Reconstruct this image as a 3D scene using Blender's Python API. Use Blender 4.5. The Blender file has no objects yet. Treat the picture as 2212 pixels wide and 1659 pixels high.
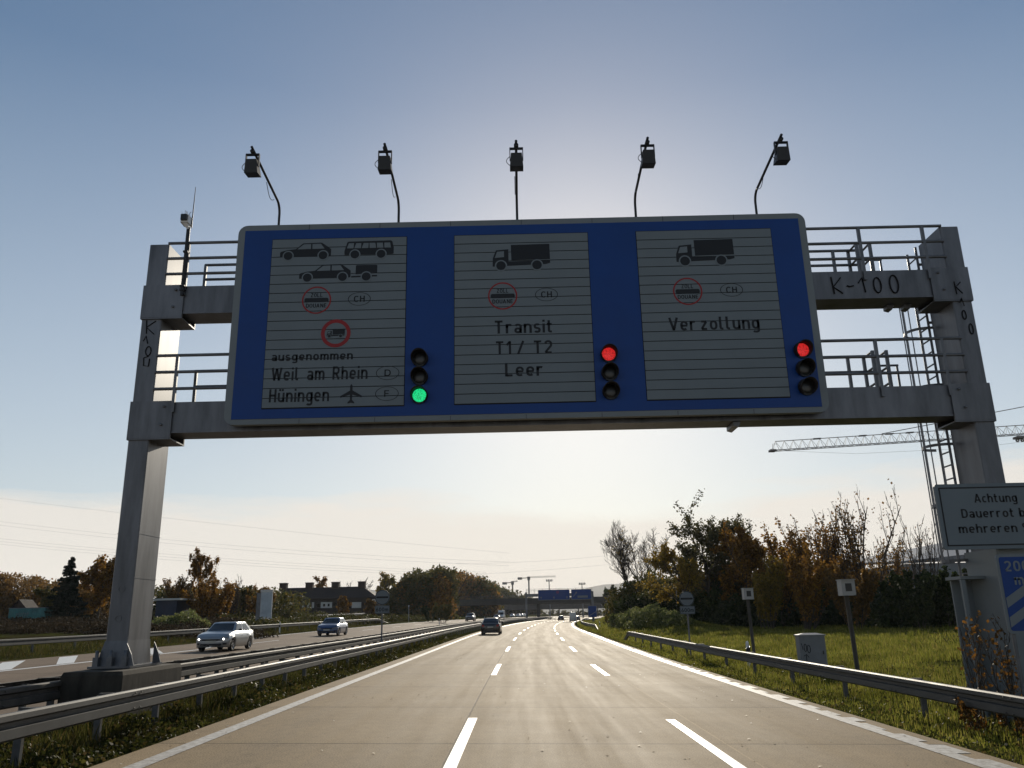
import bpy, math, random
import numpy as np
from math import sin, cos, pi, radians, sqrt, atan2
from mathutils import Vector, Matrix

# tuning
EXPOSURE = 0.0
SKY_STR, SKY_DUST, SKY_SAT, SKY_GAM = 0.12, 0.5, 1.2, 0.82
CLOUD_F, CLOUD_C = 0.80, (7.3, 6.75, 6.05, 1)
SUN_STR = 4.8
LED_G, LED_R = 0.85, 0.62
ROAD_C, ROAD_C2, ROAD_R, ROAD_S = (0.275, 0.203, 0.120), (0.19, 0.14, 0.098), 0.79, 0.06

scene = bpy.context.scene
COL = scene.collection

# ------------------------------------------------------------------ camera
CAM_H = 1.85
PIT, YAW, ROL = 15.9686, -0.2365, 1.2
cam_d = bpy.data.cameras.new("Camera")
cam = bpy.data.objects.new("Camera", cam_d)
COL.objects.link(cam)
cam.location = (0, 0, CAM_H)
CAM_R = Matrix.Rotation(radians(-YAW), 3, 'Z') @ Matrix.Rotation(radians(90 + PIT), 3, 'X') @ Matrix.Rotation(radians(-ROL), 3, 'Z')
cam.rotation_euler = CAM_R.to_euler()
cam_d.sensor_fit = 'HORIZONTAL'
cam_d.sensor_width = 36
cam_d.lens = 1750 / 2212 * 36
cam_d.clip_start = 0.1
cam_d.clip_end = 12000
scene.camera = cam


def at(px, py, Y):
    """point on the plane y=Y seen at (px,py) of the photograph at 2212 px width"""
    d = CAM_R @ Vector(((px - 1106) / 1750, -(py - 829.5) / 1750, -1))
    return Vector((0, 0, CAM_H)) + d * (Y / d.y)


# ------------------------------------------------------------------ sky, sun, exposure
SUN_AZ, SUN_EL = 4.8, 20.4
scene.view_settings.view_transform = 'Standard'
scene.view_settings.look = 'None'
scene.view_settings.exposure = EXPOSURE
scene.view_settings.gamma = 1
W = bpy.data.worlds.new("World")
scene.world = W
W.use_nodes = True
nt = W.node_tree
for n in list(nt.nodes):
    nt.nodes.remove(n)
N = nt.nodes.new
L = nt.links.new
out = N('ShaderNodeOutputWorld')
bg = N('ShaderNodeBackground')
sky = N('ShaderNodeTexSky')
sky.sky_type = 'NISHITA'
sky.sun_disc = False
sky.sun_elevation = radians(SUN_EL)
sky.sun_rotation = radians(SUN_AZ)
sky.altitude = 250
sky.air_density = 1.0
sky.dust_density = SKY_DUST
sky.ozone_density = 1.2
bg.inputs['Strength'].default_value = SKY_STR
tc = N('ShaderNodeTexCoord')
sep = N('ShaderNodeSeparateXYZ')
L(tc.outputs['Generated'], sep.inputs[0])


def math_node(nodes, links, op, a, b=None, clamp=False):
    m = nodes.new('ShaderNodeMath')
    m.operation = op
    m.use_clamp = clamp
    for i, v in enumerate((a, b)):
        if v is None:
            continue
        if isinstance(v, (int, float)):
            m.inputs[i].default_value = v
        else:
            links.new(v, m.inputs[i])
    return m.outputs[0]


# thin bank of bright haze cloud low over the horizon
mp = N('ShaderNodeMapping')
mp.inputs['Scale'].default_value = (1.3, 1.3, 9.0)
L(tc.outputs['Generated'], mp.inputs[0])
nz = N('ShaderNodeTexNoise')
nz.inputs['Scale'].default_value = 2.2
nz.inputs['Detail'].default_value = 7
nz.inputs['Roughness'].default_value = 0.55
L(mp.outputs[0], nz.inputs['Vector'])
h1 = math_node(nt.nodes, nt.links, 'MULTIPLY', sep.outputs['Z'], -7.0)
h2 = math_node(nt.nodes, nt.links, 'ADD', h1, nz.outputs['Fac'])
h3 = math_node(nt.nodes, nt.links, 'ADD', h2, 0.95)
ramp = N('ShaderNodeValToRGB')
ramp.color_ramp.elements[0].position = 0.46
ramp.color_ramp.elements[0].color = (0, 0, 0, 1)
ramp.color_ramp.elements[1].position = 0.66
ramp.color_ramp.elements[1].color = (1, 1, 1, 1)
L(h3, ramp.inputs[0])
mixc = N('ShaderNodeMix')
mixc.data_type = 'RGBA'
cf = math_node(nt.nodes, nt.links, 'MULTIPLY', ramp.outputs[0], CLOUD_F)
L(cf, mixc.inputs[0])
hs = N('ShaderNodeHueSaturation')
hs.inputs['Saturation'].default_value = SKY_SAT
hs.inputs['Value'].default_value = 1
L(sky.outputs[0], hs.inputs['Color'])
gm = N('ShaderNodeGamma')
gm.inputs['Gamma'].default_value = SKY_GAM      # soften the contrast of the sky, as hazy air does
L(hs.outputs[0], gm.inputs['Color'])
veil = N('ShaderNodeMix')      # thin high veil cloud, denser towards the horizon
veil.data_type = 'RGBA'
L(math_node(nt.nodes, nt.links, 'ADD', math_node(nt.nodes, nt.links, 'MULTIPLY', sep.outputs['Z'], -1.15), 0.66, True), veil.inputs[0])
L(gm.outputs[0], veil.inputs[6])
veil.inputs[7].default_value = (5.7, 6.05, 6.25, 1)
L(veil.outputs[2], mixc.inputs[6])
mixc.inputs[7].default_value = CLOUD_C
L(mixc.outputs[2], bg.inputs['Color'])
L(bg.outputs[0], out.inputs[0])

sun_d = bpy.data.lights.new("Sun", 'SUN')
sun_d.energy = SUN_STR
sun_d.angle = radians(0.5)
sun_d.color = (1.0, 0.90, 0.74)
sun = bpy.data.objects.new("Sun", sun_d)
COL.objects.link(sun)
sdir = Vector((sin(radians(SUN_AZ)) * cos(radians(SUN_EL)), cos(radians(SUN_AZ)) * cos(radians(SUN_EL)), sin(radians(SUN_EL))))
sun.rotation_euler = sdir.to_track_quat('Z', 'Y').to_euler()


# ------------------------------------------------------------------ helpers
def tag(o, label=None, cat=None, group=None, kind=None):
    if label: o['label'] = label
    if cat: o['category'] = cat
    if group: o['group'] = group
    if kind: o['kind'] = kind
    return o


def empty(name, loc, label=None, cat=None, group=None, rz=0):
    o = bpy.data.objects.new(name, None)
    COL.objects.link(o)
    o.location = loc
    o.rotation_euler = (0, 0, rz)
    o.empty_display_size = 0.3
    return tag(o, label, cat, group)


def link_mesh(name, me, parent=None, world=True):
    o = bpy.data.objects.new(name, me)
    COL.objects.link(o)
    if parent is not None:
        o.parent = parent
        if world:     # mesh coordinates were given in world space
            m = Matrix.Identity(4)
            p = parent
            while p is not None:
                m = (Matrix.Translation(p.location) @ p.rotation_euler.to_matrix().to_4x4()) @ m
                p = p.parent
            me.transform(m.inverted())
    return o


def dup(o, parent=None, loc=None):
    c = o.copy()
    COL.objects.link(c)
    c.parent = parent
    if loc is not None:
        c.location = loc
    return c


class MB:
    def __init__(s):
        s.v, s.f, s.m, s.sm = [], [], [], []

    def add(s, vs, fs, mi=0, smooth=False):
        b = len(s.v)
        s.v += [tuple(p) for p in vs]
        for f in fs:
            s.f.append([i + b for i in f])
            s.m.append(mi)
            s.sm.append(smooth)
        return s

    def box(s, x0, x1, y0, y1, z0, z1, mi=0):
        vs = [(x0, y0, z0), (x1, y0, z0), (x1, y1, z0), (x0, y1, z0), (x0, y0, z1), (x1, y0, z1), (x1, y1, z1), (x0, y1, z1)]
        return s.add(vs, [(0, 3, 2, 1), (4, 5, 6, 7), (0, 1, 5, 4), (1, 2, 6, 5), (2, 3, 7, 6), (3, 0, 4, 7)], mi)

    def obox(s, c, ax, ay, az, mi=0):
        c = Vector(c); ax = Vector(ax); ay = Vector(ay); az = Vector(az)
        vs = [c + ax * i + ay * j + az * k for k in (-1, 1) for i, j in ((-1, -1), (1, -1), (1, 1), (-1, 1))]
        return s.add(vs, [(0, 3, 2, 1), (4, 5, 6, 7), (0, 1, 5, 4), (1, 2, 6, 5), (2, 3, 7, 6), (3, 0, 4, 7)], mi)

    def tube(s, pts, r, n=8, mi=0, cap=True):
        pts = [Vector(p) for p in pts]
        rs = r if isinstance(r, (list, tuple)) else [r] * len(pts)
        vs, fs = [], []
        up = None
        for i, p in enumerate(pts):
            d = (pts[min(i + 1, len(pts) - 1)] - pts[max(i - 1, 0)])
            if d.length < 1e-9: d = Vector((0, 0, 1))
            d.normalize()
            if up is None:
                up = Vector((0, 0, 1)) if abs(d.z) < 0.9 else Vector((1, 0, 0))
            a = d.cross(up)
            if a.length < 1e-5:
                a = d.cross(Vector((0.3, 1, 0.2)))
            a.normalize()
            b = a.cross(d)
            up = b
            for k in range(n):
                t = 2 * pi * k / n
                vs.append(p + a * (cos(t) * rs[i]) + b * (sin(t) * rs[i]))
        for i in range(len(pts) - 1):
            for k in range(n):
                k2 = (k + 1) % n
                fs.append((i * n + k, i * n + k2, (i + 1) * n + k2, (i + 1) * n + k))
        s.add(vs, fs, mi, n > 4)
        if cap:
            b = len(pts) - 1
            s.add(vs[:n], [tuple(range(n - 1, -1, -1))], mi)
            s.add(vs[b * n:], [tuple(range(n))], mi)
        return s

    def prism(s, poly, y0, y1, mi=0):
        """poly: (x,z) points, extruded from y0 (front) to y1"""
        n = len(poly)
        vs = [(x, y0, z) for x, z in poly] + [(x, y1, z) for x, z in poly]
        ar = sum(poly[i][0] * poly[(i + 1) % n][1] - poly[(i + 1) % n][0] * poly[i][1] for i in range(n))
        f = tuple(range(n)) if ar > 0 else tuple(range(n - 1, -1, -1))
        fs = [f, tuple(i + n for i in reversed(f))]
        for i in range(n):
            j = (i + 1) % n
            fs.append((j, i, i + n, j + n) if ar > 0 else (i, j, j + n, i + n))
        return s.add(vs, fs, mi)

    def disc(s, x, z, r, y0, y1, n=28, mi=0, rz=None):
        rz = rz or r
        return s.prism([(x + r * cos(2 * pi * k / n), z + rz * sin(2 * pi * k / n)) for k in range(n)], y0, y1, mi)

    def ring(s, x, z, r0, r1, y0, y1, n=40, mi=0, asp=1.0, a0=0, a1=2 * pi):
        vs, fs = [], []
        full = abs(a1 - a0 - 2 * pi) < 1e-6
        m = n if full else n + 1
        for k in range(m):
            t = a0 + (a1 - a0) * k / n
            for (r, y) in ((r0, y0), (r1, y0), (r1, y1), (r0, y1)):
                vs.append((x + r * cos(t), y, z + r * asp * sin(t)))
        for k in range(n):
            j = (k + 1) % m
            for q in range(4):
                q2 = (q + 1) % 4
                fs.append((k * 4 + q, k * 4 + q2, j * 4 + q2, j * 4 + q))
        return s.add(vs, fs, mi)

    def lathe(s, prof, axis_o, axis_d, n=24, mi=0):
        """prof: (distance along axis, radius)"""
        o = Vector(axis_o); d = Vector(axis_d).normalized()
        a = d.cross(Vector((0, 0, 1)))
        if a.length < 1e-4: a = Vector((1, 0, 0))
        a.normalize(); b = a.cross(d)
        vs, fs = [], []
        for (t, r) in prof:
            for k in range(n):
                w = 2 * pi * k / n
                vs.append(o + d * t + a * (r * cos(w)) + b * (r * sin(w)))
        for i in range(len(prof) - 1):
            for k in range(n):
                k2 = (k + 1) % n
                fs.append((i * n + k, (i + 1) * n + k, (i + 1) * n + k2, i * n + k2))
        return s.add(vs, fs, mi, True)

    def build(s, name, mats, parent=None, world=True, smooth=None):
        me = bpy.data.meshes.new(name)
        me.from_pydata(s.v, [], s.f)
        if not isinstance(mats, (list, tuple)): mats = [mats]
        for m in mats: me.materials.append(m)
        me.polygons.foreach_set('material_index', s.m)
        me.polygons.foreach_set('use_smooth', [bool(x) for x in s.sm] if smooth is None else [smooth] * len(s.f))
        me.update()
        return link_mesh(name, me, parent, world)


def np_mesh(name, verts, nper, mat, parent=None, world=True):
    """verts (N*nper,3) array, faces are consecutive groups of nper"""
    verts = np.asarray(verts, dtype=np.float32)
    nf = len(verts) // nper
    me = bpy.data.meshes.new(name)
    me.vertices.add(len(verts)); me.vertices.foreach_set('co', verts.ravel())
    me.loops.add(len(verts)); me.loops.foreach_set('vertex_index', np.arange(len(verts), dtype=np.int32))
    me.polygons.add(nf)
    me.polygons.foreach_set('loop_start', np.arange(0, len(verts), nper, dtype=np.int32))
    me.polygons.foreach_set('loop_total', np.full(nf, nper, dtype=np.int32))
    me.materials.append(mat)
    me.update(calc_edges=True)
    return link_mesh(name, me, parent, world)


# ------------------------------------------------------------------ materials
def pbr(name, c, rough=0.6, metal=0.0, spec=0.5, var=0.25, scale=4.0, bump=0.0, stretch=(1, 1, 1), emit=0):
    m = bpy.data.materials.new(name)
    m.use_nodes = True
    t = m.node_tree
    b = t.nodes['Principled BSDF']
    b.inputs['Roughness'].default_value = rough
    b.inputs['Metallic'].default_value = metal
    b.inputs['Specular IOR Level'].default_value = spec
    co = t.nodes.new('ShaderNodeTexCoord')
    mpp = t.nodes.new('ShaderNodeMapping')
    mpp.inputs['Scale'].default_value = stretch
    t.links.new(co.outputs['Object'], mpp.inputs[0])
    nn = t.nodes.new('ShaderNodeTexNoise')
    nn.inputs['Scale'].default_value = scale
    nn.inputs['Detail'].default_value = 8
    nn.inputs['Roughness'].default_value = 0.65
    t.links.new(mpp.outputs[0], nn.inputs['Vector'])
    r = t.nodes.new('ShaderNodeValToRGB')
    r.color_ramp.elements[0].position = 0.3
    r.color_ramp.elements[1].position = 0.7
    r.color_ramp.elements[0].color = tuple(x * (1 - var) for x in c) + (1,)
    r.color_ramp.elements[1].color = tuple(min(1, x * (1 + var)) for x in c) + (1,)
    t.links.new(nn.outputs['Fac'], r.inputs[0])
    t.links.new(r.outputs[0], b.inputs['Base Color'])
    rr = t.nodes.new('ShaderNodeMapRange')
    rr.inputs['To Min'].default_value = max(0, rough - 0.1)
    rr.inputs['To Max'].default_value = min(1, rough + 0.1)
    t.links.new(nn.outputs['Fac'], rr.inputs['Value'])
    t.links.new(rr.outputs[0], b.inputs['Roughness'])
    if bump:
        bp = t.nodes.new('ShaderNodeBump')
        bp.inputs['Strength'].default_value = bump
        bp.inputs['Distance'].default_value = 0.02
        t.links.new(nn.outputs['Fac'], bp.inputs['Height'])
        t.links.new(bp.outputs[0], b.inputs['Normal'])
    if emit:
        b.inputs['Emission Color'].default_value = tuple(c) + (1,)
        b.inputs['Emission Strength'].default_value = emit
    return m


def leafmat(name, cols, trans=0.45, rough=0.6, patch=0):
    """foliage: every leaf its own colour between the given ones, light passes through"""
    m = bpy.data.materials.new(name)
    m.use_nodes = True
    t = m.node_tree
    for n in list(t.nodes): t.nodes.remove(n)
    o = t.nodes.new('ShaderNodeOutputMaterial')
    g = t.nodes.new('ShaderNodeNewGeometry')
    r = t.nodes.new('ShaderNodeValToRGB')
    el = r.color_ramp.elements
    while len(el) < len(cols): el.new(0.5)
    for i, c in enumerate(cols):
        el[i].position = i / (len(cols) - 1)
        el[i].color = tuple(c) + (1,)
    t.links.new(g.outputs['Random Per Island'], r.inputs[0])
    d = t.nodes.new('ShaderNodeBsdfPrincipled')
    d.inputs['Roughness'].default_value = rough
    d.inputs['Specular IOR Level'].default_value = 0.12
    tr = t.nodes.new('ShaderNodeBsdfTranslucent')
    mx = t.nodes.new('ShaderNodeMixShader')
    mx.inputs[0].default_value = trans
    src = r.outputs[0]
    if patch:       # drier and lusher patches over the meadow
        co = t.nodes.new('ShaderNodeTexCoord')
        nz_ = t.nodes.new('ShaderNodeTexNoise'); nz_.inputs['Scale'].default_value = patch; nz_.inputs['Detail'].default_value = 5
        t.links.new(co.outputs['Object'], nz_.inputs['Vector'])
        r2 = t.nodes.new('ShaderNodeValToRGB')
        r2.color_ramp.elements[0].position = 0.36; r2.color_ramp.elements[0].color = (0.55, 0.58, 0.5, 1)
        r2.color_ramp.elements[1].position = 0.64; r2.color_ramp.elements[1].color = (1.32, 1.33, 1.2, 1)
        t.links.new(nz_.outputs['Fac'], r2.inputs[0])
        mm = t.nodes.new('ShaderNodeMix'); mm.data_type = 'RGBA'; mm.blend_type = 'MULTIPLY'; mm.inputs[0].default_value = 1
        t.links.new(r.outputs[0], mm.inputs[6]); t.links.new(r2.outputs[0], mm.inputs[7])
        src = mm.outputs[2]
    t.links.new(src, d.inputs['Base Color'])
    t.links.new(src, tr.inputs['Color'])
    t.links.new(d.outputs[0], mx.inputs[1]); t.links.new(tr.outputs[0], mx.inputs[2])
    t.links.new(mx.outputs[0], o.inputs[0])
    return m


def emit_led(name, c, strength):
    """lens of many small diodes: bright dots on a darker lens"""
    m = bpy.data.materials.new(name)
    m.use_nodes = True
    t = m.node_tree
    b = t.nodes['Principled BSDF']
    b.inputs['Base Color'].default_value = tuple(x * 0.3 for x in c) + (1,)
    co = t.nodes.new('ShaderNodeTexCoord')
    v = t.nodes.new('ShaderNodeTexVoronoi')
    v.inputs['Scale'].default_value = 55
    t.links.new(co.outputs['Object'], v.inputs['Vector'])
    mr = t.nodes.new('ShaderNodeMapRange')
    mr.inputs['From Min'].default_value = 0.2
    mr.inputs['From Max'].default_value = 0.7
    mr.inputs['To Min'].default_value = strength * 1.25
    mr.inputs['To Max'].default_value = strength * 0.45
    t.links.new(v.outputs['Distance'], mr.inputs['Value'])
    b.inputs['Emission Color'].default_value = tuple(c) + (1,)
    t.links.new(mr.outputs[0], b.inputs['Emission Strength'])
    return m


M = {}
M['galv'] = pbr('galvanised steel', (0.11, 0.115, 0.127), 0.48, 0.5, 0.5, 0.42, 2.2, 0, (1.2, 1.2, 0.22))
M['galv_dark'] = pbr('weathered galvanised steel', (0.10, 0.105, 0.115), 0.45, 0.4, 0.5, 0.3, 3)
M['rail'] = pbr('guard rail zinc', (0.06, 0.06, 0.058), 0.6, 0.12, 0.3, 0.3, 2.0)
M['post'] = pbr('rail post zinc', (0.10, 0.10, 0.10), 0.6, 0.2, 0.4, 0.3, 5)
M['rail_old'] = pbr('rusty old guard rail', (0.06, 0.053, 0.045), 0.7, 0.1, 0.4, 0.45, 4)
M['signblue'] = pbr('blue reflective sheeting', (0.001, 0.034, 0.17), 0.5, 0, 0.3, 0.10, 0.8)
M['signwhite'] = pbr('white reflective sheeting', (0.122, 0.147, 0.163), 0.55, 0, 0.3, 0.06, 1.2)
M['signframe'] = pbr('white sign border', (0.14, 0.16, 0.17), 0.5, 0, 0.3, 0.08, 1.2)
M['signblack'] = pbr('black sign film', (0.006, 0.007, 0.009), 0.5, 0, 0.3, 0.1, 2)
M['signred'] = pbr('red sign film', (0.22, 0.012, 0.014), 0.5, 0, 0.3, 0.1, 2)
M['slot'] = pbr('dark gap behind prisms', (0.010, 0.011, 0.013), 0.7, 0, 0.2, 0.1, 2)
M['black'] = pbr('black lacquer', (0.008, 0.008, 0.009), 0.5, 0, 0.4, 0.2, 6)
M['lensoff'] = pbr('unlit lens', (0.012, 0.013, 0.013), 0.35, 0, 0.5, 0.3, 40)
M['graffiti'] = pbr('black spray paint', (0.006, 0.006, 0.007), 0.7, 0, 0.2, 0.2, 8)
M['concrete_old'] = pbr('dirty old concrete', (0.04, 0.035, 0.028), 0.9, 0, 0.2, 0.55, 3, 0.4, (1, 1, 0.4))
M['paint'] = pbr('road paint', (0.66, 0.65, 0.62), 0.5, 0, 0.4, 0.15, 9)
M['plastic_w'] = pbr('white plastic', (0.6, 0.6, 0.6), 0.4, 0, 0.5, 0.08, 6)
M['cabinet'] = pbr('grey cabinet plastic', (0.15, 0.16, 0.17), 0.55, 0, 0.4, 0.12, 4)
M['glass'] = pbr('dark car glass', (0.012, 0.014, 0.016), 0.06, 0, 0.6, 0.1, 2)
M['tyre'] = pbr('tyre rubber', (0.012, 0.012, 0.012), 0.8, 0, 0.3, 0.2, 8)
M['rim'] = pbr('alloy rim', (0.35, 0.35, 0.36), 0.3, 0.8, 0.5, 0.1, 8)
M['trim'] = pbr('black trim', (0.012, 0.012, 0.013), 0.4, 0, 0.4, 0.2, 8)
M['plate'] = pbr('number plate', (0.32, 0.31, 0.27), 0.5, 0, 0.4, 0.05, 8)
M['headlamp'] = pbr('headlamp glass', (0.16, 0.17, 0.19), 0.10, 0.2, 0.6, 0.2, 20)
M['lamp_on'] = pbr('lit headlamp', (1.0, 0.95, 0.85), 0.2, 0, 0.5, 0.0, 8, emit=6)
M['taillamp'] = pbr('tail lamp', (0.25, 0.01, 0.01), 0.2, 0, 0.5, 0.1, 8)
M['led_g'] = emit_led('green signal light', (0.02, 0.95, 0.32), LED_G)
M['led_r'] = emit_led('red signal light', (1.0, 0.035, 0.035), LED_R)


def paint(name, c, rough=0.28, metal=0.4):
    m = pbr(name, c, rough, metal, 0.5, 0.05, 3)
    b = m.node_tree.nodes['Principled BSDF']
    b.inputs['Coat Weight'].default_value = 0.6
    b.inputs['Coat Roughness'].default_value = 0.08
    return m


M['bark'] = pbr('bark', (0.055, 0.045, 0.036), 0.9, 0, 0.2, 0.4, 8)
M['bark_pale'] = pbr('pale bark', (0.13, 0.115, 0.10), 0.9, 0, 0.2, 0.4, 8)
M['leaf_orange'] = leafmat('orange autumn leaves', [(0.10, 0.055, 0.016), (0.17, 0.085, 0.018), (0.25, 0.12, 0.022), (0.32, 0.18, 0.03)], 0.5)
M['leaf_brown'] = leafmat('brown autumn leaves', [(0.10, 0.062, 0.024), (0.155, 0.09, 0.027), (0.24, 0.13, 0.032)], 0.5)
M['leaf_olive'] = leafmat('olive leaves', [(0.0442, 0.051, 0.017), (0.0765, 0.0765, 0.0204), (0.1445, 0.102, 0.0238)])
M['leaf_yellow'] = leafmat('yellow leaves', [(0.13, 0.10, 0.02), (0.22, 0.15, 0.024), (0.32, 0.20, 0.03)], 0.5)
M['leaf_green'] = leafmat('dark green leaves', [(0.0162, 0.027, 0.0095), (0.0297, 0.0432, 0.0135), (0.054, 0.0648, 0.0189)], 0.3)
M['leaf_grey'] = leafmat('grey green leaves', [(0.04, 0.045, 0.02), (0.075, 0.075, 0.03), (0.12, 0.095, 0.035)], 0.45)
M['needles'] = leafmat('conifer needles', [(0.008, 0.014, 0.010), (0.014, 0.024, 0.016), (0.022, 0.032, 0.02)], 0.1)
M['leaf_shrub'] = leafmat('orange shrub leaves', [(0.05, 0.035, 0.012), (0.12, 0.06, 0.014), (0.22, 0.10, 0.02)], 0.45)
M['grass'] = leafmat('meadow grass', [(0.085, 0.095, 0.016), (0.14, 0.15, 0.025), (0.20, 0.19, 0.04), (0.24, 0.19, 0.06)], 0.55, 0.6, 0.55)
M['weeds'] = leafmat('verge weeds', [(0.022, 0.028, 0.008), (0.045, 0.05, 0.013), (0.075, 0.07, 0.018), (0.09, 0.06, 0.026)], 0.42, 0.6, 0.8)
M['brush'] = leafmat('dry brush', [(0.030, 0.022, 0.013), (0.042, 0.030, 0.017), (0.055, 0.04, 0.022)], 0.2, 0.9)
M['ivy'] = leafmat('bramble leaves', [(0.07, 0.095, 0.03), (0.13, 0.15, 0.05), (0.20, 0.19, 0.075)], 0.5)


def ss(a, b, x):
    x = min(1, max(0, (x - a) / (b - a)))
    return x * x * (3 - 2 * x)


def lerp_tab(tab, x):
    if x <= tab[0][0]: return tab[0][1]
    for (a, va), (b, vb) in zip(tab, tab[1:]):
        if x <= b: return va + (vb - va) * (x - a) / (b - a)
    return tab[-1][1]


# ------------------------------------------------------------------ road alignment and terrain
def curve(y):
    if y < 16: return 0.0
    if y < 420: return (y - 16) ** 2 / 5250
    return 404 ** 2 / 5250 + (y - 420) * 2 * 404 / 5250


def tilt(y): return 0.02 + 0.028 * ss(40, 180, y)
def rise(y): return 0.15 * ss(30, 90, y)


RT = [(6.4, 0), (7.0, -0.05), (7.6, -0.10), (9.5, -0.12), (14, 0.0), (24, 0.2), (40, 0.45), (100, 0.8), (400, 2)]
LT = [(-400, 2.5), (-100, 1.6), (-45, 1.0), (-32, 0.5), (-26, 0.02), (-24, 0)]


def Zg(u, y):
    t, r = tilt(y), rise(y)
    if u > 6.4:
        z = -t * 6.4 + r + lerp_tab(RT, u)
        z += 1.4 * ss(10.5, 17, u) * ss(85, 130, y) * (1 - ss(30, 60, u))
        z += 1.5 * math.exp(-((u - 14) / 4.0) ** 2 - ((y - 90) / 15) ** 2)
        return z
    if u < -24:
        return t * 24 + r + lerp_tab(LT, u)
    return -t * u + r


def P(u, y, dz=0.0):
    return Vector((u + curve(y), y, Zg(u, y) + dz))


def strip(name, us, ys, mat, dz, kind='structure', lower=None):
    """sheet over the road grid, UV = (u, y) in metres"""
    vs, fs = [], []
    nu = len(us)
    for y in ys:
        for u in us:
            p = P(u, y, dz)
            if lower: p.z -= lower(u, y)
            vs.append(p)
    for j in range(len(ys) - 1):
        for i in range(nu - 1):
            a = j * nu + i
            fs.append((a, a + 1, a + nu + 1, a + nu))
    me = bpy.data.meshes.new(name)
    me.from_pydata(vs, [], fs)
    uvl = me.uv_layers.new(name='UVMap')
    uv = []
    for f in fs:
        for i in f:
            uv += [us[i % nu], ys[i // nu]]
    uvl.data.foreach_set('uv', uv)
    me.materials.append(mat)
    me.polygons.foreach_set('use_smooth', [True] * len(fs))
    o = link_mesh(name, me)
    if kind: o['kind'] = kind
    return o


def ylines(y0, y1):
    ys, y = [], y0
    while y < y1:
        ys.append(y)
        y += 2 if y < 120 else 5 if y < 420 else 60
    ys.append(y1)
    return ys


def ground_mat():
    m = bpy.data.materials.new('verge soil and turf')
    m.use_nodes = True
    t = m.node_tree
    b = t.nodes['Principled BSDF']
    b.inputs['Roughness'].default_value = 0.95
    b.inputs['Specular IOR Level'].default_value = 0.0
    co = t.nodes.new('ShaderNodeTexCoord')
    n1 = t.nodes.new('ShaderNodeTexNoise'); n1.inputs['Scale'].default_value = 0.35; n1.inputs['Detail'].default_value = 6
    n2 = t.nodes.new('ShaderNodeTexNoise'); n2.inputs['Scale'].default_value = 6; n2.inputs['Detail'].default_value = 6
    t.links.new(co.outputs['Object'], n1.inputs['Vector']); t.links.new(co.outputs['Object'], n2.inputs['Vector'])
    r1 = t.nodes.new('ShaderNodeValToRGB')
    r1.color_ramp.elements[0].position = 0.35; r1.color_ramp.elements[0].color = (0.040, 0.034, 0.018, 1)
    r1.color_ramp.elements[1].position = 0.6; r1.color_ramp.elements[1].color = (0.05, 0.055, 0.014, 1)
    t.links.new(n1.outputs['Fac'], r1.inputs[0])
    mx = t.nodes.new('ShaderNodeMix'); mx.data_type = 'RGBA'; mx.blend_type = 'MULTIPLY'; mx.inputs[0].default_value = 0.8
    r2 = t.nodes.new('ShaderNodeValToRGB')
    r2.color_ramp.elements[0].position = 0.3; r2.color_ramp.elements[0].color = (0.45, 0.42, 0.4, 1)
    r2.color_ramp.elements[1].position = 0.7; r2.color_ramp.elements[1].color = (1.4, 1.4, 1.3, 1)
    t.links.new(n2.outputs['Fac'], r2.inputs[0])
    t.links.new(r1.outputs[0], mx.inputs[6]); t.links.new(r2.outputs[0], mx.inputs[7])
    t.links.new(mx.outputs[2], b.inputs['Base Color'])
    bp = t.nodes.new('ShaderNodeBump'); bp.inputs['Strength'].default_value = 0.8; bp.inputs['Distance'].default_value = 0.05
    t.links.new(n2.outputs['Fac'], bp.inputs['Height']); t.links.new(bp.outputs[0], b.inputs['Normal'])
    return m


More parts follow.
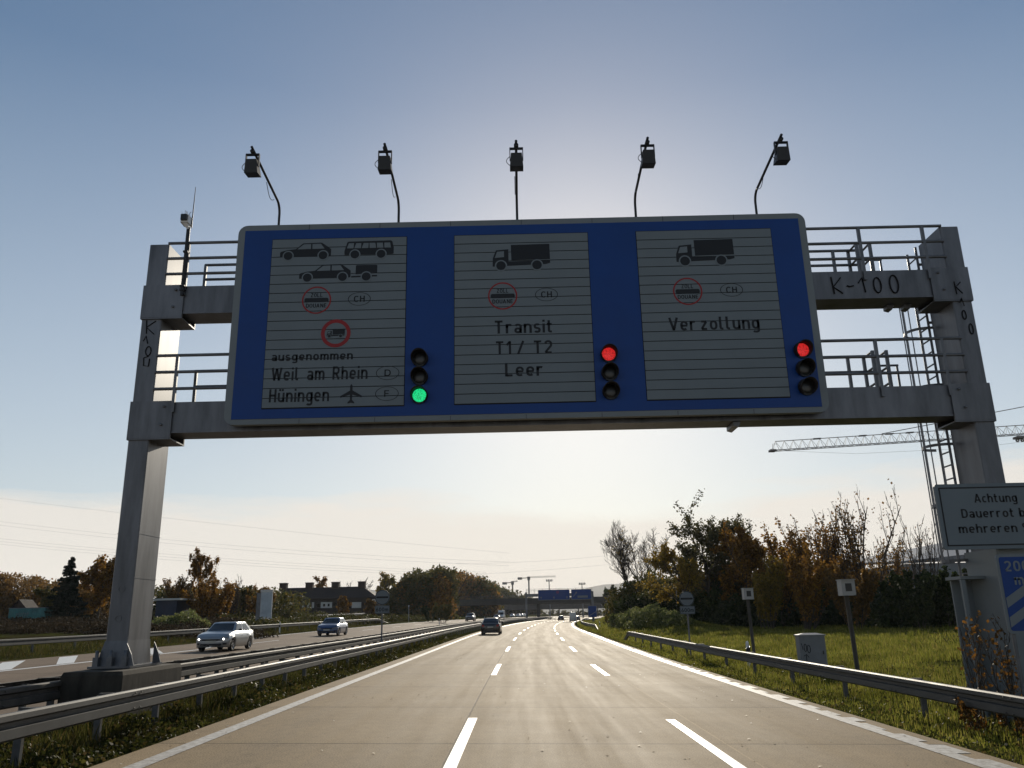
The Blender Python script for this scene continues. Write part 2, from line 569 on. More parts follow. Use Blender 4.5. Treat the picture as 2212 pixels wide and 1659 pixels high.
def concrete_mat(name, c, seams, lanes):
    """motorway concrete in slabs: transverse joints every 5 m, longitudinal seams, polished wheel tracks, stains"""
    m = bpy.data.materials.new(name)
    m.use_nodes = True
    t = m.node_tree
    nd, lk = t.nodes, t.links
    b = nd['Principled BSDF']
    uv = nd.new('ShaderNodeUVMap'); uv.uv_map = 'UVMap'
    sp = nd.new('ShaderNodeSeparateXYZ'); lk.new(uv.outputs[0], sp.inputs[0])
    U, Y = sp.outputs[0], sp.outputs[1]
    mth = lambda op, a, b_=None, cl=False: math_node(nd, lk, op, a, b_, cl)

    def noise(sc, det, mapscale=(1, 1, 1)):
        mpn = nd.new('ShaderNodeMapping'); mpn.inputs['Scale'].default_value = mapscale
        lk.new(uv.outputs[0], mpn.inputs[0])
        n_ = nd.new('ShaderNodeTexNoise'); n_.inputs['Scale'].default_value = sc; n_.inputs['Detail'].default_value = det
        n_.inputs['Roughness'].default_value = 0.6
        lk.new(mpn.outputs[0], n_.inputs['Vector'])
        return n_.outputs['Fac']
    big = noise(0.5, 5, (1, 0.35, 1))
    streak = noise(1.3, 6, (2.2, 0.08, 1))
    cross = noise(1.0, 6, (0.35, 1.0, 1))
    fine = noise(45, 3)
    # joints every 5 m
    fr = mth('FRACT', mth('DIVIDE', mth('ADD', Y, 2.0), 5.05))
    d = mth('MULTIPLY', mth('SUBTRACT', 0.5, mth('ABSOLUTE', mth('SUBTRACT', fr, 0.5))), 5.05)
    wob = mth('MULTIPLY', mth('SUBTRACT', noise(3, 4), 0.5), 0.04)
    dj = mth('ADD', d, wob)
    joint = mth('SUBTRACT', 1.0, mth('DIVIDE', mth('ABSOLUTE', dj), 0.04), True)
    jbroad = mth('SUBTRACT', 1.0, mth('DIVIDE', mth('ABSOLUTE', d), 0.5), True)
    seam = None
    for s in seams:
        q = mth('SUBTRACT', 1.0, mth('DIVIDE', mth('ABSOLUTE', mth('SUBTRACT', mth('ADD', U, wob), s)), 0.03), True)
        seam = q if seam is None else mth('MAXIMUM', seam, q)
    lseam = mth('SUBTRACT', 1.0, mth('DIVIDE', mth('ABSOLUTE', mth('SUBTRACT', mth('ADD', U, wob), 3.04)), 0.022), True)
    track = None
    for s in lanes:
        for o_ in (-0.85, 0.85):
            x = mth('DIVIDE', mth('SUBTRACT', U, s + o_), 0.42)
            q = mth('POWER', 2.718, mth('MULTIPLY', mth('MULTIPLY', x, x), -1.0))
            track = q if track is None else mth('ADD', track, q)
    v = mth('ADD', 0.42, mth('MULTIPLY', big, 0.62))
    v = mth('ADD', v, mth('MULTIPLY', streak, 0.28))
    v = mth('ADD', v, mth('MULTIPLY', cross, 0.16))
    v = mth('ADD', v, mth('MULTIPLY', mth('SUBTRACT', fine, 0.5), 2.2))
    v = mth('ADD', v, mth('MULTIPLY', mth('SUBTRACT', noise(7, 8, (1, 0.5, 1)), 0.5), 0.5))
    v = mth('SUBTRACT', v, mth('MULTIPLY', track, 0.07))
    # every slab a slightly different shade, darker damp stains here and there
    wn = nd.new('ShaderNodeTexWhiteNoise'); wn.noise_dimensions = '2D'
    cs = nd.new('ShaderNodeCombineXYZ')
    lk.new(mth('FLOOR', mth('DIVIDE', mth('ADD', Y, 2.0), 5.05)), cs.inputs[0]); lk.new(mth('FLOOR', mth('DIVIDE', mth('ADD', U, 5.1), 4.07)), cs.inputs[1])
    lk.new(cs.outputs[0], wn.inputs['Vector'])
    v = mth('ADD', v, mth('MULTIPLY', mth('SUBTRACT', wn.outputs['Value'], 0.5), 0.09))
    st_ = noise(0.9, 8, (0.8, 0.45, 1))
    v = mth('SUBTRACT', v, mth('MULTIPLY', mth('MULTIPLY', mth('SUBTRACT', st_, 0.54), 5.0, True), 0.13))
    v = mth('SUBTRACT', v, mth('MULTIPLY', mth('MULTIPLY', jbroad, streak), 0.12))
    v = mth('MULTIPLY', v, mth('SUBTRACT', 1.0, mth('MULTIPLY', mth('MAXIMUM', joint, seam), 0.8)))
    v = mth('MULTIPLY', v, mth('ADD', 1.0, mth('MULTIPLY', lseam, 0.45)))
    cc = nd.new('ShaderNodeMix'); cc.data_type = 'RGBA'; cc.blend_type = 'MULTIPLY'; cc.inputs[0].default_value = 1
    cc.inputs[6].default_value = tuple(c) + (1,)
    cmb = nd.new('ShaderNodeCombineXYZ')
    for i in range(3): lk.new(v, cmb.inputs[i])
    lk.new(cmb.outputs[0], cc.inputs[7])
    lk.new(cc.outputs[2], b.inputs['Base Color'])
    rg = mth('ADD', ROAD_R, mth('MULTIPLY', mth('SUBTRACT', cross, 0.5), 0.08))
    rg = mth('ADD', rg, mth('MULTIPLY', mth('SUBTRACT', streak, 0.5), 0.2))
    rg = mth('SUBTRACT', rg, mth('MULTIPLY', track, 0.03))
    lk.new(rg, b.inputs['Roughness'])
    b.inputs['Specular IOR Level'].default_value = ROAD_S
    bp = nd.new('ShaderNodeBump'); bp.inputs['Strength'].default_value = 0.25; bp.inputs['Distance'].default_value = 0.01
    hh = mth('SUBTRACT', fine, mth('MULTIPLY', mth('MAXIMUM', joint, seam), 1.5))
    lk.new(hh, bp.inputs['Height']); lk.new(bp.outputs[0], b.inputs['Normal'])
    return m


US = [-900, -500, -260, -150, -100, -70, -55, -45, -38, -32, -29, -26, -24, -21.8, -21.7, -9.1, -9.0, -7.2, -5.5, -5.4, 0, 6.35, 6.45, 7.0, 7.6, 8.5, 9.5,
      10.5, 12, 14, 15.5, 17, 20, 24, 30, 40, 60, 100, 160, 300, 600, 1000]
YS = ylines(-30, 420) + [700, 1200, 2000, 3500, 5500]
strip('ground', US, YS, ground_mat(), 0, lower=lambda u, y: 0.06 if (-21.75 < u < -9.05 or -5.45 < u < 6.4) else 0)
YR = ylines(-30, 900)
strip('motorway_carriageway', [-5.5, -2, 2, 6.4], YR, concrete_mat('pale motorway concrete', ROAD_C, (-1.03,), (-3.0, 0.95, 4.6)), 0.004)
strip('opposite_carriageway', [-21.8, -18, -13, -9.0], YR, concrete_mat('brown motorway concrete', ROAD_C2, (-18.5, -14.6), (-16.4, -12.4)), 0.004)


# ------------------------------------------------------------------ markings
def marks(name, quads, mat, dz=0.010):
    """quads: (u0,u1,y0,y1) or four (u,y)"""
    mb = MB()
    for q in quads:
        if len(q) == 4 and not isinstance(q[0], tuple):
            u0, u1, y0, y1 = q
            n = max(1, int((y1 - y0) / 2.5))
            for k in range(n):
                a, b = y0 + (y1 - y0) * k / n, y0 + (y1 - y0) * (k + 1) / n
                mb.add([P(u0, a, dz), P(u1, a, dz), P(u1, b, dz), P(u0, b, dz)], [(0, 1, 2, 3)])
        else:
            mb.add([P(u, y, dz) for u, y in q], [(0, 1, 2, 3)])
    o = mb.build(name, mat)
    o['kind'] = 'structure'
    return o


def worn_paint():
    m = bpy.data.materials.new('worn road paint')
    m.use_nodes = True
    t = m.node_tree
    b = t.nodes['Principled BSDF']
    co = t.nodes.new('ShaderNodeTexCoord')
    n1 = t.nodes.new('ShaderNodeTexNoise'); n1.inputs['Scale'].default_value = 9; n1.inputs['Detail'].default_value = 9; n1.inputs['Roughness'].default_value = 0.7
    t.links.new(co.outputs['Object'], n1.inputs['Vector'])
    r = t.nodes.new('ShaderNodeValToRGB')
    r.color_ramp.elements[0].position = 0.36; r.color_ramp.elements[0].color = (0.22, 0.19, 0.16, 1)
    r.color_ramp.elements[1].position = 0.58; r.color_ramp.elements[1].color = (0.48, 0.46, 0.42, 1)
    t.links.new(n1.outputs['Fac'], r.inputs[0]); t.links.new(r.outputs[0], b.inputs['Base Color'])
    b.inputs['Roughness'].default_value = 0.55
    return m


M['worn'] = worn_paint()
marks('left_edge_line', [(-5.05, -4.80, -10, 420)], M['worn'])
marks('right_edge_line', [(5.78, 6.02, -10, 420)], M['worn'])
rng = random.Random(3)
rq = []
y = 2.0
while y < 110:     # worn rumble blocks along the outer side of the right edge line
    ln = rng.uniform(0.5, 0.9)
    rq.append((6.02, 6.02 + rng.uniform(0.08, 0.22), y, y + ln))
    y += ln + rng.uniform(0.25, 0.5)
marks('rumble_strip', rq, M['worn'], 0.011)
marks('lane_dashes', [(uc - 0.085, uc + 0.085, 10.2 + 17.5 * k + o, 16.3 + 17.5 * k + o) for k in range(-1, 20) for uc, o in ((-0.93, 0.0), (2.72, -0.2))], M['paint'])
oq = [(-18.15, -17.9, -5, 47), (-9.9, -9.7, -5, 420)]
oq += [((-18.05 - 4.0 * k / 8 - 0.1, 47 + 3.2 * k), (-18.05 - 4.0 * k / 8 + 0.1, 47 + 3.2 * k), (-18.05 - 4.0 * (k + 1) / 8 + 0.1, 47 + 3.2 * (k + 1)), (-18.05 - 4.0 * (k + 1) / 8 - 0.1, 47 + 3.2 * (k + 1))) for k in range(7)]
oq += [(-21.65, -21.45, 69.4, 420)]
oq += [(-18.1 - 0.07, -18.1 + 0.07, 56 + 17.5 * k, 62 + 17.5 * k) for k in range(18)]
oq += [((-18.3, 33.4 + o), (-18.3, 34.7 + o), (-21.3, 40.6 + o), (-21.3, 39.0 + o)) for o in (-12.6, -8.4, -4.2, 0, 4.2, 8.4)]
marks('opposite_lane_markings', oq, M['paint'])
# specks of leaf litter and grit on the slabs
rs = np.random.default_rng(5)
sp = []
for k in range(420):
    u, yy = rs.uniform(-5.3, 6.3), 6 + 60 * rs.random() ** 1.6
    a, s_ = rs.uniform(0, 6.3), rs.uniform(0.015, 0.035)
    p = P(u, yy, 0.016)
    for t_ in (0, 1, 2):
        sp.append((p.x + s_ * cos(a + 2.1 * t_), p.y + s_ * 1.4 * sin(a + 2.1 * t_), p.z + (0.012 if t_ == 0 else 0)))
M['litter'] = leafmat('fallen leaves and grit', [(0.5, 0.45, 0.36), (0.4, 0.3, 0.15), (0.55, 0.52, 0.45)], 0.2)
tag(np_mesh('fallen_leaves', sp, 3, M['litter']), 'tiny pale fallen leaves strewn over the concrete slabs', 'leaf litter', kind='stuff')

# ------------------------------------------------------------------ writing: narrow engineering letters drawn with an even stroke
def se(cx, cy, rx, ry, a0, a1, p=2.5, n=14):
    out = []
    for k in range(n + 1):
        a = radians(a0 + (a1 - a0) * k / n)
        c, s_ = cos(a), sin(a)
        out.append((cx + rx * abs(c) ** (2 / p) * (1 if c >= 0 else -1), cy + ry * abs(s_) ** (2 / p) * (1 if s_ >= 0 else -1)))
    return out


B_, T_, X_ = 0.07, 0.93, 0.65
GLYPH = {
    'A': [[(0.02, 0), (0.28, 0.98)], [(0.28, 0.98), (0.54, 0)], [(0.12, 0.28), (0.44, 0.28)]],
    'C': [se(0.28, 0.5, 0.22, 0.43, 40, 320)],
    'D': [[(0.07, T_), (0.22, T_)] + se(0.24, 0.5, 0.25, 0.43, 90, -90) + [(0.07, B_)], [(0.07, 0), (0.07, 1)]],
    'E': [[(0.07, 0), (0.07, 1)], [(0.07, T_), (0.46, T_)], [(0.07, 0.52), (0.42, 0.52)], [(0.07, B_), (0.46, B_)]],
    'F': [[(0.07, 0), (0.07, 1)], [(0.07, T_), (0.46, T_)], [(0.07, 0.50), (0.42, 0.50)]],
    'H': [[(0.07, 0), (0.07, 1)], [(0.47, 0), (0.47, 1)], [(0.07, 0.52), (0.47, 0.52)]],
    'L': [[(0.07, 1), (0.07, 0)], [(0.07, B_), (0.44, B_)]],
    'N': [[(0.07, 0), (0.07, 1)], [(0.49, 0), (0.49, 1)], [(0.09, 0.95), (0.47, 0.05)]],
    'O': [se(0.28, 0.5, 0.22, 0.43, 0, 360)],
    'R': [[(0.07, 0), (0.07, 1)], [(0.07, T_), (0.26, T_)] + se(0.27, 0.70, 0.19, 0.23, 90, -90) + [(0.07, 0.47)], [(0.27, 0.47), (0.49, 0)]],
    'S': [se(0.26, 0.725, 0.19, 0.205, 35, 270) + se(0.26, 0.29, 0.20, 0.22, 90, -150)],
    'T': [[(0, T_), (0.50, T_)], [(0.25, T_), (0.25, 0)]],
    'U': [[(0.07, 1)] + se(0.27, 0.32, 0.20, 0.25, 180, 360) + [(0.47, 1)]],
    'V': [[(0.02, 1), (0.27, 0.02)], [(0.27, 0.02), (0.52, 1)]],
    'W': [[(0.02, 1), (0.18, 0.02)], [(0.18, 0.02), (0.36, 0.95)], [(0.36, 0.95), (0.54, 0.02)], [(0.54, 0.02), (0.70, 1)]],
    'Z': [[(0.04, T_), (0.46, T_)], [(0.45, 0.90), (0.06, 0.10)], [(0.04, B_), (0.48, B_)]],
    'a': [se(0.22, 0.215, 0.16, 0.145, 0, 360), [(0.39, 0)] + se(0.22, 0.46, 0.17, 0.19, 0, 150)],
    'b': [[(0.07, 0), (0.07, 1)], se(0.25, 0.36, 0.18, 0.29, 0, 360)],
    'c': [se(0.24, 0.36, 0.17, 0.29, 50, 310)],
    'd': [[(0.43, 0), (0.43, 1)], se(0.25, 0.36, 0.18, 0.29, 0, 360)],
    'e': [[(0.07, 0.36)] + se(0.25, 0.36, 0.18, 0.29, 0, 310)],
    'g': [se(0.25, 0.36, 0.18, 0.29, 0, 360), [(0.43, 0.72)] + se(0.25, -0.08, 0.18, 0.14, 0, -150)],
    'h': [[(0.07, 0), (0.07, 1)], se(0.25, 0.42, 0.18, 0.23, 180, 0) + [(0.43, 0)]],
    'i': [[(0.07, 0), (0.07, 0.70)], [(0.07, 0.84), (0.07, 1)]],
    'l': [[(0.07, 1)] + se(0.20, 0.20, 0.13, 0.13, 180, 270) + [(0.24, 0.07)]],
    'm': [[(0.07, 0), (0.07, 0.72)], se(0.22, 0.44, 0.15, 0.21, 180, 0) + [(0.37, 0)], se(0.52, 0.44, 0.15, 0.21, 180, 0) + [(0.67, 0)]],
    'n': [[(0.07, 0), (0.07, 0.72)], se(0.25, 0.42, 0.18, 0.23, 180, 0) + [(0.43, 0)]],
    'o': [se(0.25, 0.36, 0.18, 0.29, 0, 360)],
    'r': [[(0.07, 0), (0.07, 0.72)], se(0.25, 0.42, 0.18, 0.23, 180, 60)],
    's': [se(0.21, 0.51, 0.14, 0.14, 35, 270) + se(0.21, 0.215, 0.15, 0.145, 90, -150)],
    't': [[(0.13, 0.95)] + se(0.25, 0.20, 0.12, 0.13, 180, 270) + [(0.31, 0.07)], [(0, 0.65), (0.31, 0.65)]],
    'u': [[(0.07, 0.72)] + se(0.25, 0.30, 0.18, 0.23, 180, 360), [(0.43, 0), (0.43, 0.72)]],
    'z': [[(0.03, X_), (0.37, X_)], [(0.36, 0.63), (0.05, 0.09)], [(0.03, B_), (0.39, B_)]],
    '0': [se(0.27, 0.5, 0.20, 0.43, 0, 360)],
    '1': [[(0.03, 0.70), (0.24, 0.95)], [(0.24, 1), (0.24, 0)]],
    '2': [se(0.26, 0.70, 0.19, 0.23, 165, -30) + [(0.07, 0.10)], [(0.04, B_), (0.48, B_)]],
    '6': [se(0.27, 0.30, 0.20, 0.23, 0, 360), [(0.36, 0.98), (0.09, 0.42)]],
    '/': [[(0, 0), (0.36, 1)]],
}
GLYPH['ü'] = GLYPH['u'] + [[(0.15, 0.84), (0.15, 1)], [(0.35, 0.84), (0.35, 1)]]


def text_mesh(s, x0, x1, z, cap, y, depth=0.003, bold=0.14):
    """letters in the XZ plane facing -y, spanning x0..x1, capital height cap, baseline z"""
    lines, x = [], 0.0
    for ch in s:
        if ch == ' ':
            x += 0.17
            continue
        g_ = GLYPH[ch]
        lines += [[(px + x, pz) for px, pz in l] for l in g_]
        x += max(p[0] for l in g_ for p in l) + 0.07 + 0.13
    h = bold / 2
    a = min(p[0] for l in lines for p in l) - h
    b = max(p[0] for l in lines for p in l) + h
    sx = (x1 - x0) / (b - a)
    hz, hx = h * cap, h * cap * min(1.25, max(0.8, sx / cap))
    vs, fs = [], []
    for l in lines:
        pts = [((p[0] - a) * sx, p[1] * cap) for p in l]
        closed = abs(pts[0][0] - pts[-1][0]) + abs(pts[0][1] - pts[-1][1]) < 1e-6
        n = len(pts)
        base = len(vs)
        for i in range(n):
            q0 = pts[i - 1] if i else (pts[-2] if closed else pts[0])
            q1 = pts[i + 1] if i < n - 1 else (pts[1] if closed else pts[-1])
            dx, dz = q1[0] - q0[0], q1[1] - q0[1]
            ln_ = sqrt(dx * dx + dz * dz) or 1
            nx, nz = -dz / ln_ * hx, dx / ln_ * hz
            for yy in (y - depth, y):
                vs.append((x0 + pts[i][0] + nx, yy, z + pts[i][1] + nz))
                vs.append((x0 + pts[i][0] - nx, yy, z + pts[i][1] - nz))
        for i in range(n - 1):
            k, k2 = base + i * 4, base + i * 4 + 4
            fs += [(k, k + 1, k2 + 1, k2), (k + 3, k + 2, k2 + 2, k2 + 3), (k + 2, k, k2, k2 + 2), (k + 1, k + 3, k2 + 3, k2 + 1)]
        if not closed:
            e_ = base + (n - 1) * 4
            fs += [(base + 1, base, base + 2, base + 3), (e_, e_ + 1, e_ + 3, e_ + 2)]
    return vs, fs


def lettering(parent, items, mat, y, name='lettering', bold=0.155):
    for it in items:
        mb = MB()
        vs, fs = text_mesh(*it, y, bold=bold)
        mb.add(vs, fs)
        mb.build(name, mat, parent)


def strokes(name, lines, r, mat, parent, plane_y):
    mb = MB()
    for ln in lines:
        mb.tube([(x, plane_y, z) for x, z in ln], r, 5)
    o = mb.build(name, mat, parent)
    return o


# ------------------------------------------------------------------ overhead gantry
GY = 16.0
gz = Zg(9.4, GY)
g = empty('sign_gantry', (0.9, 16.5, gz), 'galvanised steel sign gantry with two box beams spanning the near carriageway', 'gantry')


def rrect(x0, x1, y0, y1, c=0.03):
    return [(x0 + c, y0), (x1 - c, y0), (x1, y0 + c), (x1, y1 - c), (x1 - c, y1), (x0 + c, y1), (x0, y1 - c), (x0, y0 + c)]


def vprism(mb, poly, z0, z1, mi=0):
    n = len(poly)
    vs = [(x, y, z0) for x, y in poly] + [(x, y, z1) for x, y in poly]
    fs = [tuple(range(n - 1, -1, -1)), tuple(range(n, 2 * n))] + [(i, (i + 1) % n, (i + 1) % n + n, i + n) for i in range(n)]
    return mb.add(vs, fs, mi)


# ---- columns
for nm, x0, x1, zb in (('L', -7.86, -7.44, 1.10), ('R', 9.24, 9.645, gz - 0.05)):
    mb = MB()
    vprism(mb, rrect(x0, x1, 16.0, 16.97, 0.02), zb, 9.75)
    for zw in (2.7, 3.55):       # welded seams
        mb.box(x0 - 0.003, x1 + 0.003, 15.997, 16.973, zw, zw + 0.012)
    if nm == 'L':
        # flared foot
        vs = [(x0 - 0.10, 15.93, zb), (x1 + 0.02, 15.93, zb), (x1 + 0.02, 17.04, zb), (x0 - 0.10, 17.04, zb),
              (x0 - 0.004, 15.996, zb + 0.45), (x1 + 0.004, 15.996, zb + 0.45), (x1 + 0.004, 16.974, zb + 0.45), (x0 - 0.004, 16.974, zb + 0.45)]
        mb.add(vs, [(0, 1, 5, 4), (1, 2, 6, 5), (2, 3, 7, 6), (3, 0, 4, 7)])
    col = mb.build('column', M['galv'], g)
    # collars where the beams are bolted on
    for (za, zc) in ((8.05, 8.78), (5.45, 6.22)):
        cb = MB()
        xi = -7.0 if nm == 'L' else 8.84
        xa, xb = (x0 - 0.015, xi) if nm == 'L' else (xi, x1 + 0.015)
        cb.box(xa, xb, 15.955, 16.005, za, zc)
        cb.box(xa, xb, 16.66, 16.7, za, zc)
        cb.box(xa, xb, 15.96, 16.70, za - 0.03, za - 0.002)
        co = cb.build('beam_collar', M['galv'], g)
        for (bx, bz) in ((xi - 0.17 if nm == 'L' else xi + 0.17, zc - 0.12), (xi - 0.2 if nm == 'L' else xi + 0.24, zc - 0.5)):
            bb = MB()
            bb.lathe([(0, 0.028), (0.035, 0.028), (0.035, 0.0)], (bx, 15.955, bz), (0, -1, 0), 6)
            bb.build('bolt', M['galv_dark'], co)
    if nm == 'L':
        bp = MB()
        bp.box(-8.05, -7.25, 15.80, 17.2, 1.06, 1.10)
        bp.build('base_plate', M['galv_dark'], g)
        for (bx, by) in ((-7.93, 15.88), (-7.66, 15.86), (-7.4, 15.88), (-7.33, 17.08), (-7.95, 17.08)):
            a = MB()
            a.box(bx - 0.05, bx + 0.05, by - 0.05, by + 0.05, 1.10, 1.26)
            a.lathe([(0, 0.035), (0.12, 0.035), (0.12, 0)], (bx, by, 1.26), (0, 0, 1), 6)
            a.build('anchor_bolt', M['galv_dark'], g)
        for (gx, gy) in ((-7.4, 15.92), (-7.36, 17.0)):
            a = MB()
            a.prism([(gx, 1.10), (gx + 0.16, 1.10), (gx + 0.10, 1.30), (gx, 1.50)], gy - 0.008, gy + 0.008)
            a.build('gusset_plate', M['galv'], g)
        for zz_ in (1.95, 2.5):
            a = MB()
            a.ring(-7.66, zz_, 0.05, 0.065, 15.99, 16.01, 20)
            a.build('inspection_port', M['galv_dark'], col)

# ---- beams
for za, zc in ((8.14, 8.76), (5.56, 6.20)):
    mb = MB()
    mb.box(-7.44, 9.24, 16.0, 16.65, za, zc)
    mb.box(-7.0, 8.84, 15.985, 15.998, za - 0.01, za + 0.02)
    bo = mb.build('beam', M['galv'], g)
    wk = MB()
    wk.box(-7.3, 8.95, 16.66, 17.2, zc - 0.10, zc - 0.06)
    for k in range(9):
        x = -7.2 + k * 1.98
        wk.box(x, x + 0.06, 16.66, 17.2, zc - 0.2, zc - 0.105)
    wk.build('walkway', M['galv_dark'], g)
    # front and rear hand rails
    for yy, hs_, x0, x1, posts in ((15.975, (1.0, 0.64, 0.28), -7.44, 9.26, (-7.0, -5.4, -3.8, -2.2, -0.6, 1.0, 2.6, 4.2, 5.86, 7.47, 8.84)),
                                   (17.17, (1.02, 0.66), -7.1, 8.05, (-7.08, -5.0, -3.0, -1.0, 1.0, 3.0, 5.0, 7.37))):
        r_ = MB()
        for h in hs_:
            r_.tube([(x0, yy, zc + h), (x1, yy, zc + h)], 0.034, 8)
        for x in posts:
            r_.box(x - 0.030, x + 0.030, yy - 0.030, yy + 0.030, zc - (0.22 if yy < 16 else 0.1), zc + hs_[0])
        r_.build('railing', M['galv_dark'], g)
    # gate frame by the ladder
    gt = MB()
    for x in (7.75, 8.05):
        gt.box(x - 0.03, x + 0.03, 17.2, 17.26, zc - 0.1, zc + 1.02)
        gt.box(x - 0.03, x + 0.03, 16.74, 16.80, zc - 0.1, zc + 1.02)
        for h in (1.0, 0.65, 0.3):
            gt.tube([(x, 17.23, zc + h), (x, 16.77, zc + h)], 0.025, 6)
    gt.tube([(8.05, 17.35, zc + 0.85), (8.55, 17.35, zc + 0.85)], 0.025, 6)
    gt.tube([(8.3, 17.35, zc - 0.1), (8.3, 17.35, zc + 0.85)], 0.025, 6)
    gt.tube([(8.52, 17.35, zc - 0.1), (8.52, 17.35, zc + 0.85)], 0.025, 6)
    gt.build('ladder_gate', M['galv_dark'], g)
# brackets under the upper beam
for x, zt in ((8.05, 8.135), (8.42, 8.135), (4.4, 5.545)):
    ub = MB()
    ub.prism([(x, zt), (x + 0.16, zt), (x + 0.10, zt - 0.11), (x, zt - 0.08)], 16.4 if x > 5 else 16.05, 16.6)
    ub.build('cable_bracket', M['galv_dark'], g)

# ---- ladder with safety cage on the right column
ld = MB()
for y in (17.02, 17.42):
    ld.tube([(9.2, y, 2.3), (9.2, y, 9.75)], 0.028, 8)
z = 2.5
while z < 9.7:
    ld.tube([(9.2, 17.02, z), (9.2, 17.42, z)], 0.017, 6)
    z += 0.28
lad = ld.build('ladder', M['galv'], g)
cg = MB()
hoops = (2.75, 3.9, 5.15, 6.45, 7.75, 9.0)
for z in hoops:
    pts = [(9.2 - 0.44 * sin(pi * k / 12) ** 0.8, 17.22 - 0.36 * cos(pi * k / 12), z) for k in range(13)]
    for a, b in zip(pts, pts[1:]):
        a, b = Vector(a), Vector(b)
        d = (b - a)
        nrm = Vector((d.y, -d.x, 0)).normalized()
        cg.obox((a + b) / 2, d / 2 * 1.05, nrm * 0.004, (0, 0, 0.03))
for k in (2, 4, 6, 8, 10):
    x, y = 9.2 - 0.44 * sin(pi * k / 12) ** 0.8, 17.22 - 0.36 * cos(pi * k / 12)
    cg.box(x - 0.004, x + 0.004, y - 0.02, y + 0.02, 2.7, 9.0)
cg.build('safety_cage', M['galv'], lad)
for z in (3.2, 5.9, 7.9, 9.3):
    for y in (17.02, 17.42):
        b_ = MB()
        b_.box(9.2, 9.32, y - 0.02, y + 0.02, z, z + 0.05)
        b_.build('wall_bracket', M['galv_dark'], lad)
lg = MB()
lg.box(8.62, 8.70, 16.35, 16.41, gz, 2.35)
lg.box(8.70, 9.22, 16.9, 16.94, gz, 2.35)
lg.box(8.62, 9.2, 16.36, 16.95, 2.36, 2.42)
lg.build('ladder_guard', M['signframe'], g)
# ---- lower casing of the right column
cs = MB()
vprism(cs, rrect(9.10, 9.95, 15.80, 17.0, 0.03), gz, 2.9)
cs.build('column_casing', M['signframe'], g)

# ---- spray-painted K 100
def gl(pts, x0, y0, X0, Z0, s=0.0030):
    return [(X0 + (x - x0) * s, Z0 - (y - y0) * s) for x, y in pts]


oval = lambda cx, cy, rx, ry: [(cx + rx * cos(t * pi / 8), cy + ry * sin(t * pi / 8)) for t in range(17)]
ln = [[(318, 393), (328, 522)], [(385, 400), (326, 470), (388, 520)], [(422, 462), (440, 470), (470, 464)], [(505, 445), (535, 402), (548, 515)], oval(637, 463, 26, 58), oval(755, 458, 30, 68)]
strokes('graffiti', [gl(l, 560, 358, 7.48, 8.74) for l in ln], 0.015, M['graffiti'], g, 15.985)
ln = [[(12, 0), (18, 80)], [(65, 5), (15, 42), (62, 85)], [(5, 125), (18, 95), (32, 140)], oval(40, 185, 15, 27), [(45, 215), (18, 225), (22, 270), (50, 275), (52, 230)]]
strokes('graffiti', [gl(l, 0, 0, -7.79, 8.0, 0.0037) for l in ln], 0.012, M['graffiti'], g, 15.992)
ln = [[(8, 0), (12, 95)], [(52, 5), (14, 40), (54, 90)], [(22, 160), (38, 125), (48, 185)], oval(58, 245, 18, 33), oval(100, 350, 18, 38)]
strokes('graffiti', [gl(l, 0, 0, 9.29, 8.45, 0.0030) for l in ln[:3]], 0.012, M['graffiti'], g, 15.948)
strokes('graffiti', [[(9.30 + (x - 9.29) * 0.72, z) for x, z in gl(l, 0, 0, 9.29, 8.45, 0.0030)] for l in ln[3:]], 0.012, M['graffiti'], g, 15.99)

# ------------------------------------------------------------------ concrete plinth
pl = MB()
vs = []
for z, e in ((Zg(-7.5, 16) - 0.1, 0.0), (0.98, 0.0), (1.05, 0.03)):
    for x, y in ((-8.1 + e, 15.02 + e), (-7.0 - e, 15.02 + e), (-7.0 - e, 17.6 - e), (-8.1 + e, 17.6 - e)):
        vs.append((x, y, z))
fs = [(0, 1, 5, 4), (1, 2, 6, 5), (2, 3, 7, 6), (3, 0, 4, 7), (4, 5, 9, 8), (5, 6, 10, 9), (6, 7, 11, 10), (7, 4, 8, 11), (8, 9, 10, 11)]
pl.add(vs, fs)
tag(pl.build('concrete_plinth', M['concrete_old']), 'dirty concrete plinth in the central reservation under the left gantry column', 'concrete base')

# ------------------------------------------------------------------ the big blue sign
SY = 15.70
sg = empty('overhead_sign', (0.2, SY + 0.1, 5.63), 'huge blue overhead sign with three white panels of customs instructions', 'road sign')


def rr_xz(x0, x1, z0, z1, r, n=6):
    p = []
    for cx, cz, a0 in ((x1 - r, z0 + r, -pi / 2), (x1 - r, z1 - r, 0), (x0 + r, z1 - r, pi / 2), (x0 + r, z0 + r, pi)):
        for k in range(n + 1):
            a = a0 + pi / 2 * k / n
            p.append((cx + r * cos(a), cz + r * sin(a)))
    return p


mb = MB(); mb.prism(rr_xz(-5.84, 6.25, 5.62, 10.0, 0.2), SY, SY + 0.14)
for k in range(1, 8):     # joints of the aluminium edge profile
    x = -5.84 + 12.09 * k / 8
    mb.box(x - 0.004, x + 0.004, SY - 0.003, SY, 5.62, 5.71, 1)
    mb.box(x - 0.004, x + 0.004, SY - 0.003, SY, 9.88, 10.0, 1)
mb.build('sign_frame', [M['signframe'], M['slot']], sg)
mb = MB(); mb.prism([(-5.69, 5.73), (6.10, 5.73), (6.10, 9.87), (-5.69, 9.87)], SY - 0.012, SY - 0.002)
mb.build('blue_board', M['signblue'], sg)
for x in (-5.4, -2.9, -0.4, 2.1, 4.6, 5.9):
    for z in (8.3, 5.9):
        mb = MB(); mb.box(x, x + 0.08, SY + 0.141, 15.975, z, z + 0.1); mb.build('mounting_bracket', M['galv_dark'], sg)
F0 = SY - 0.030


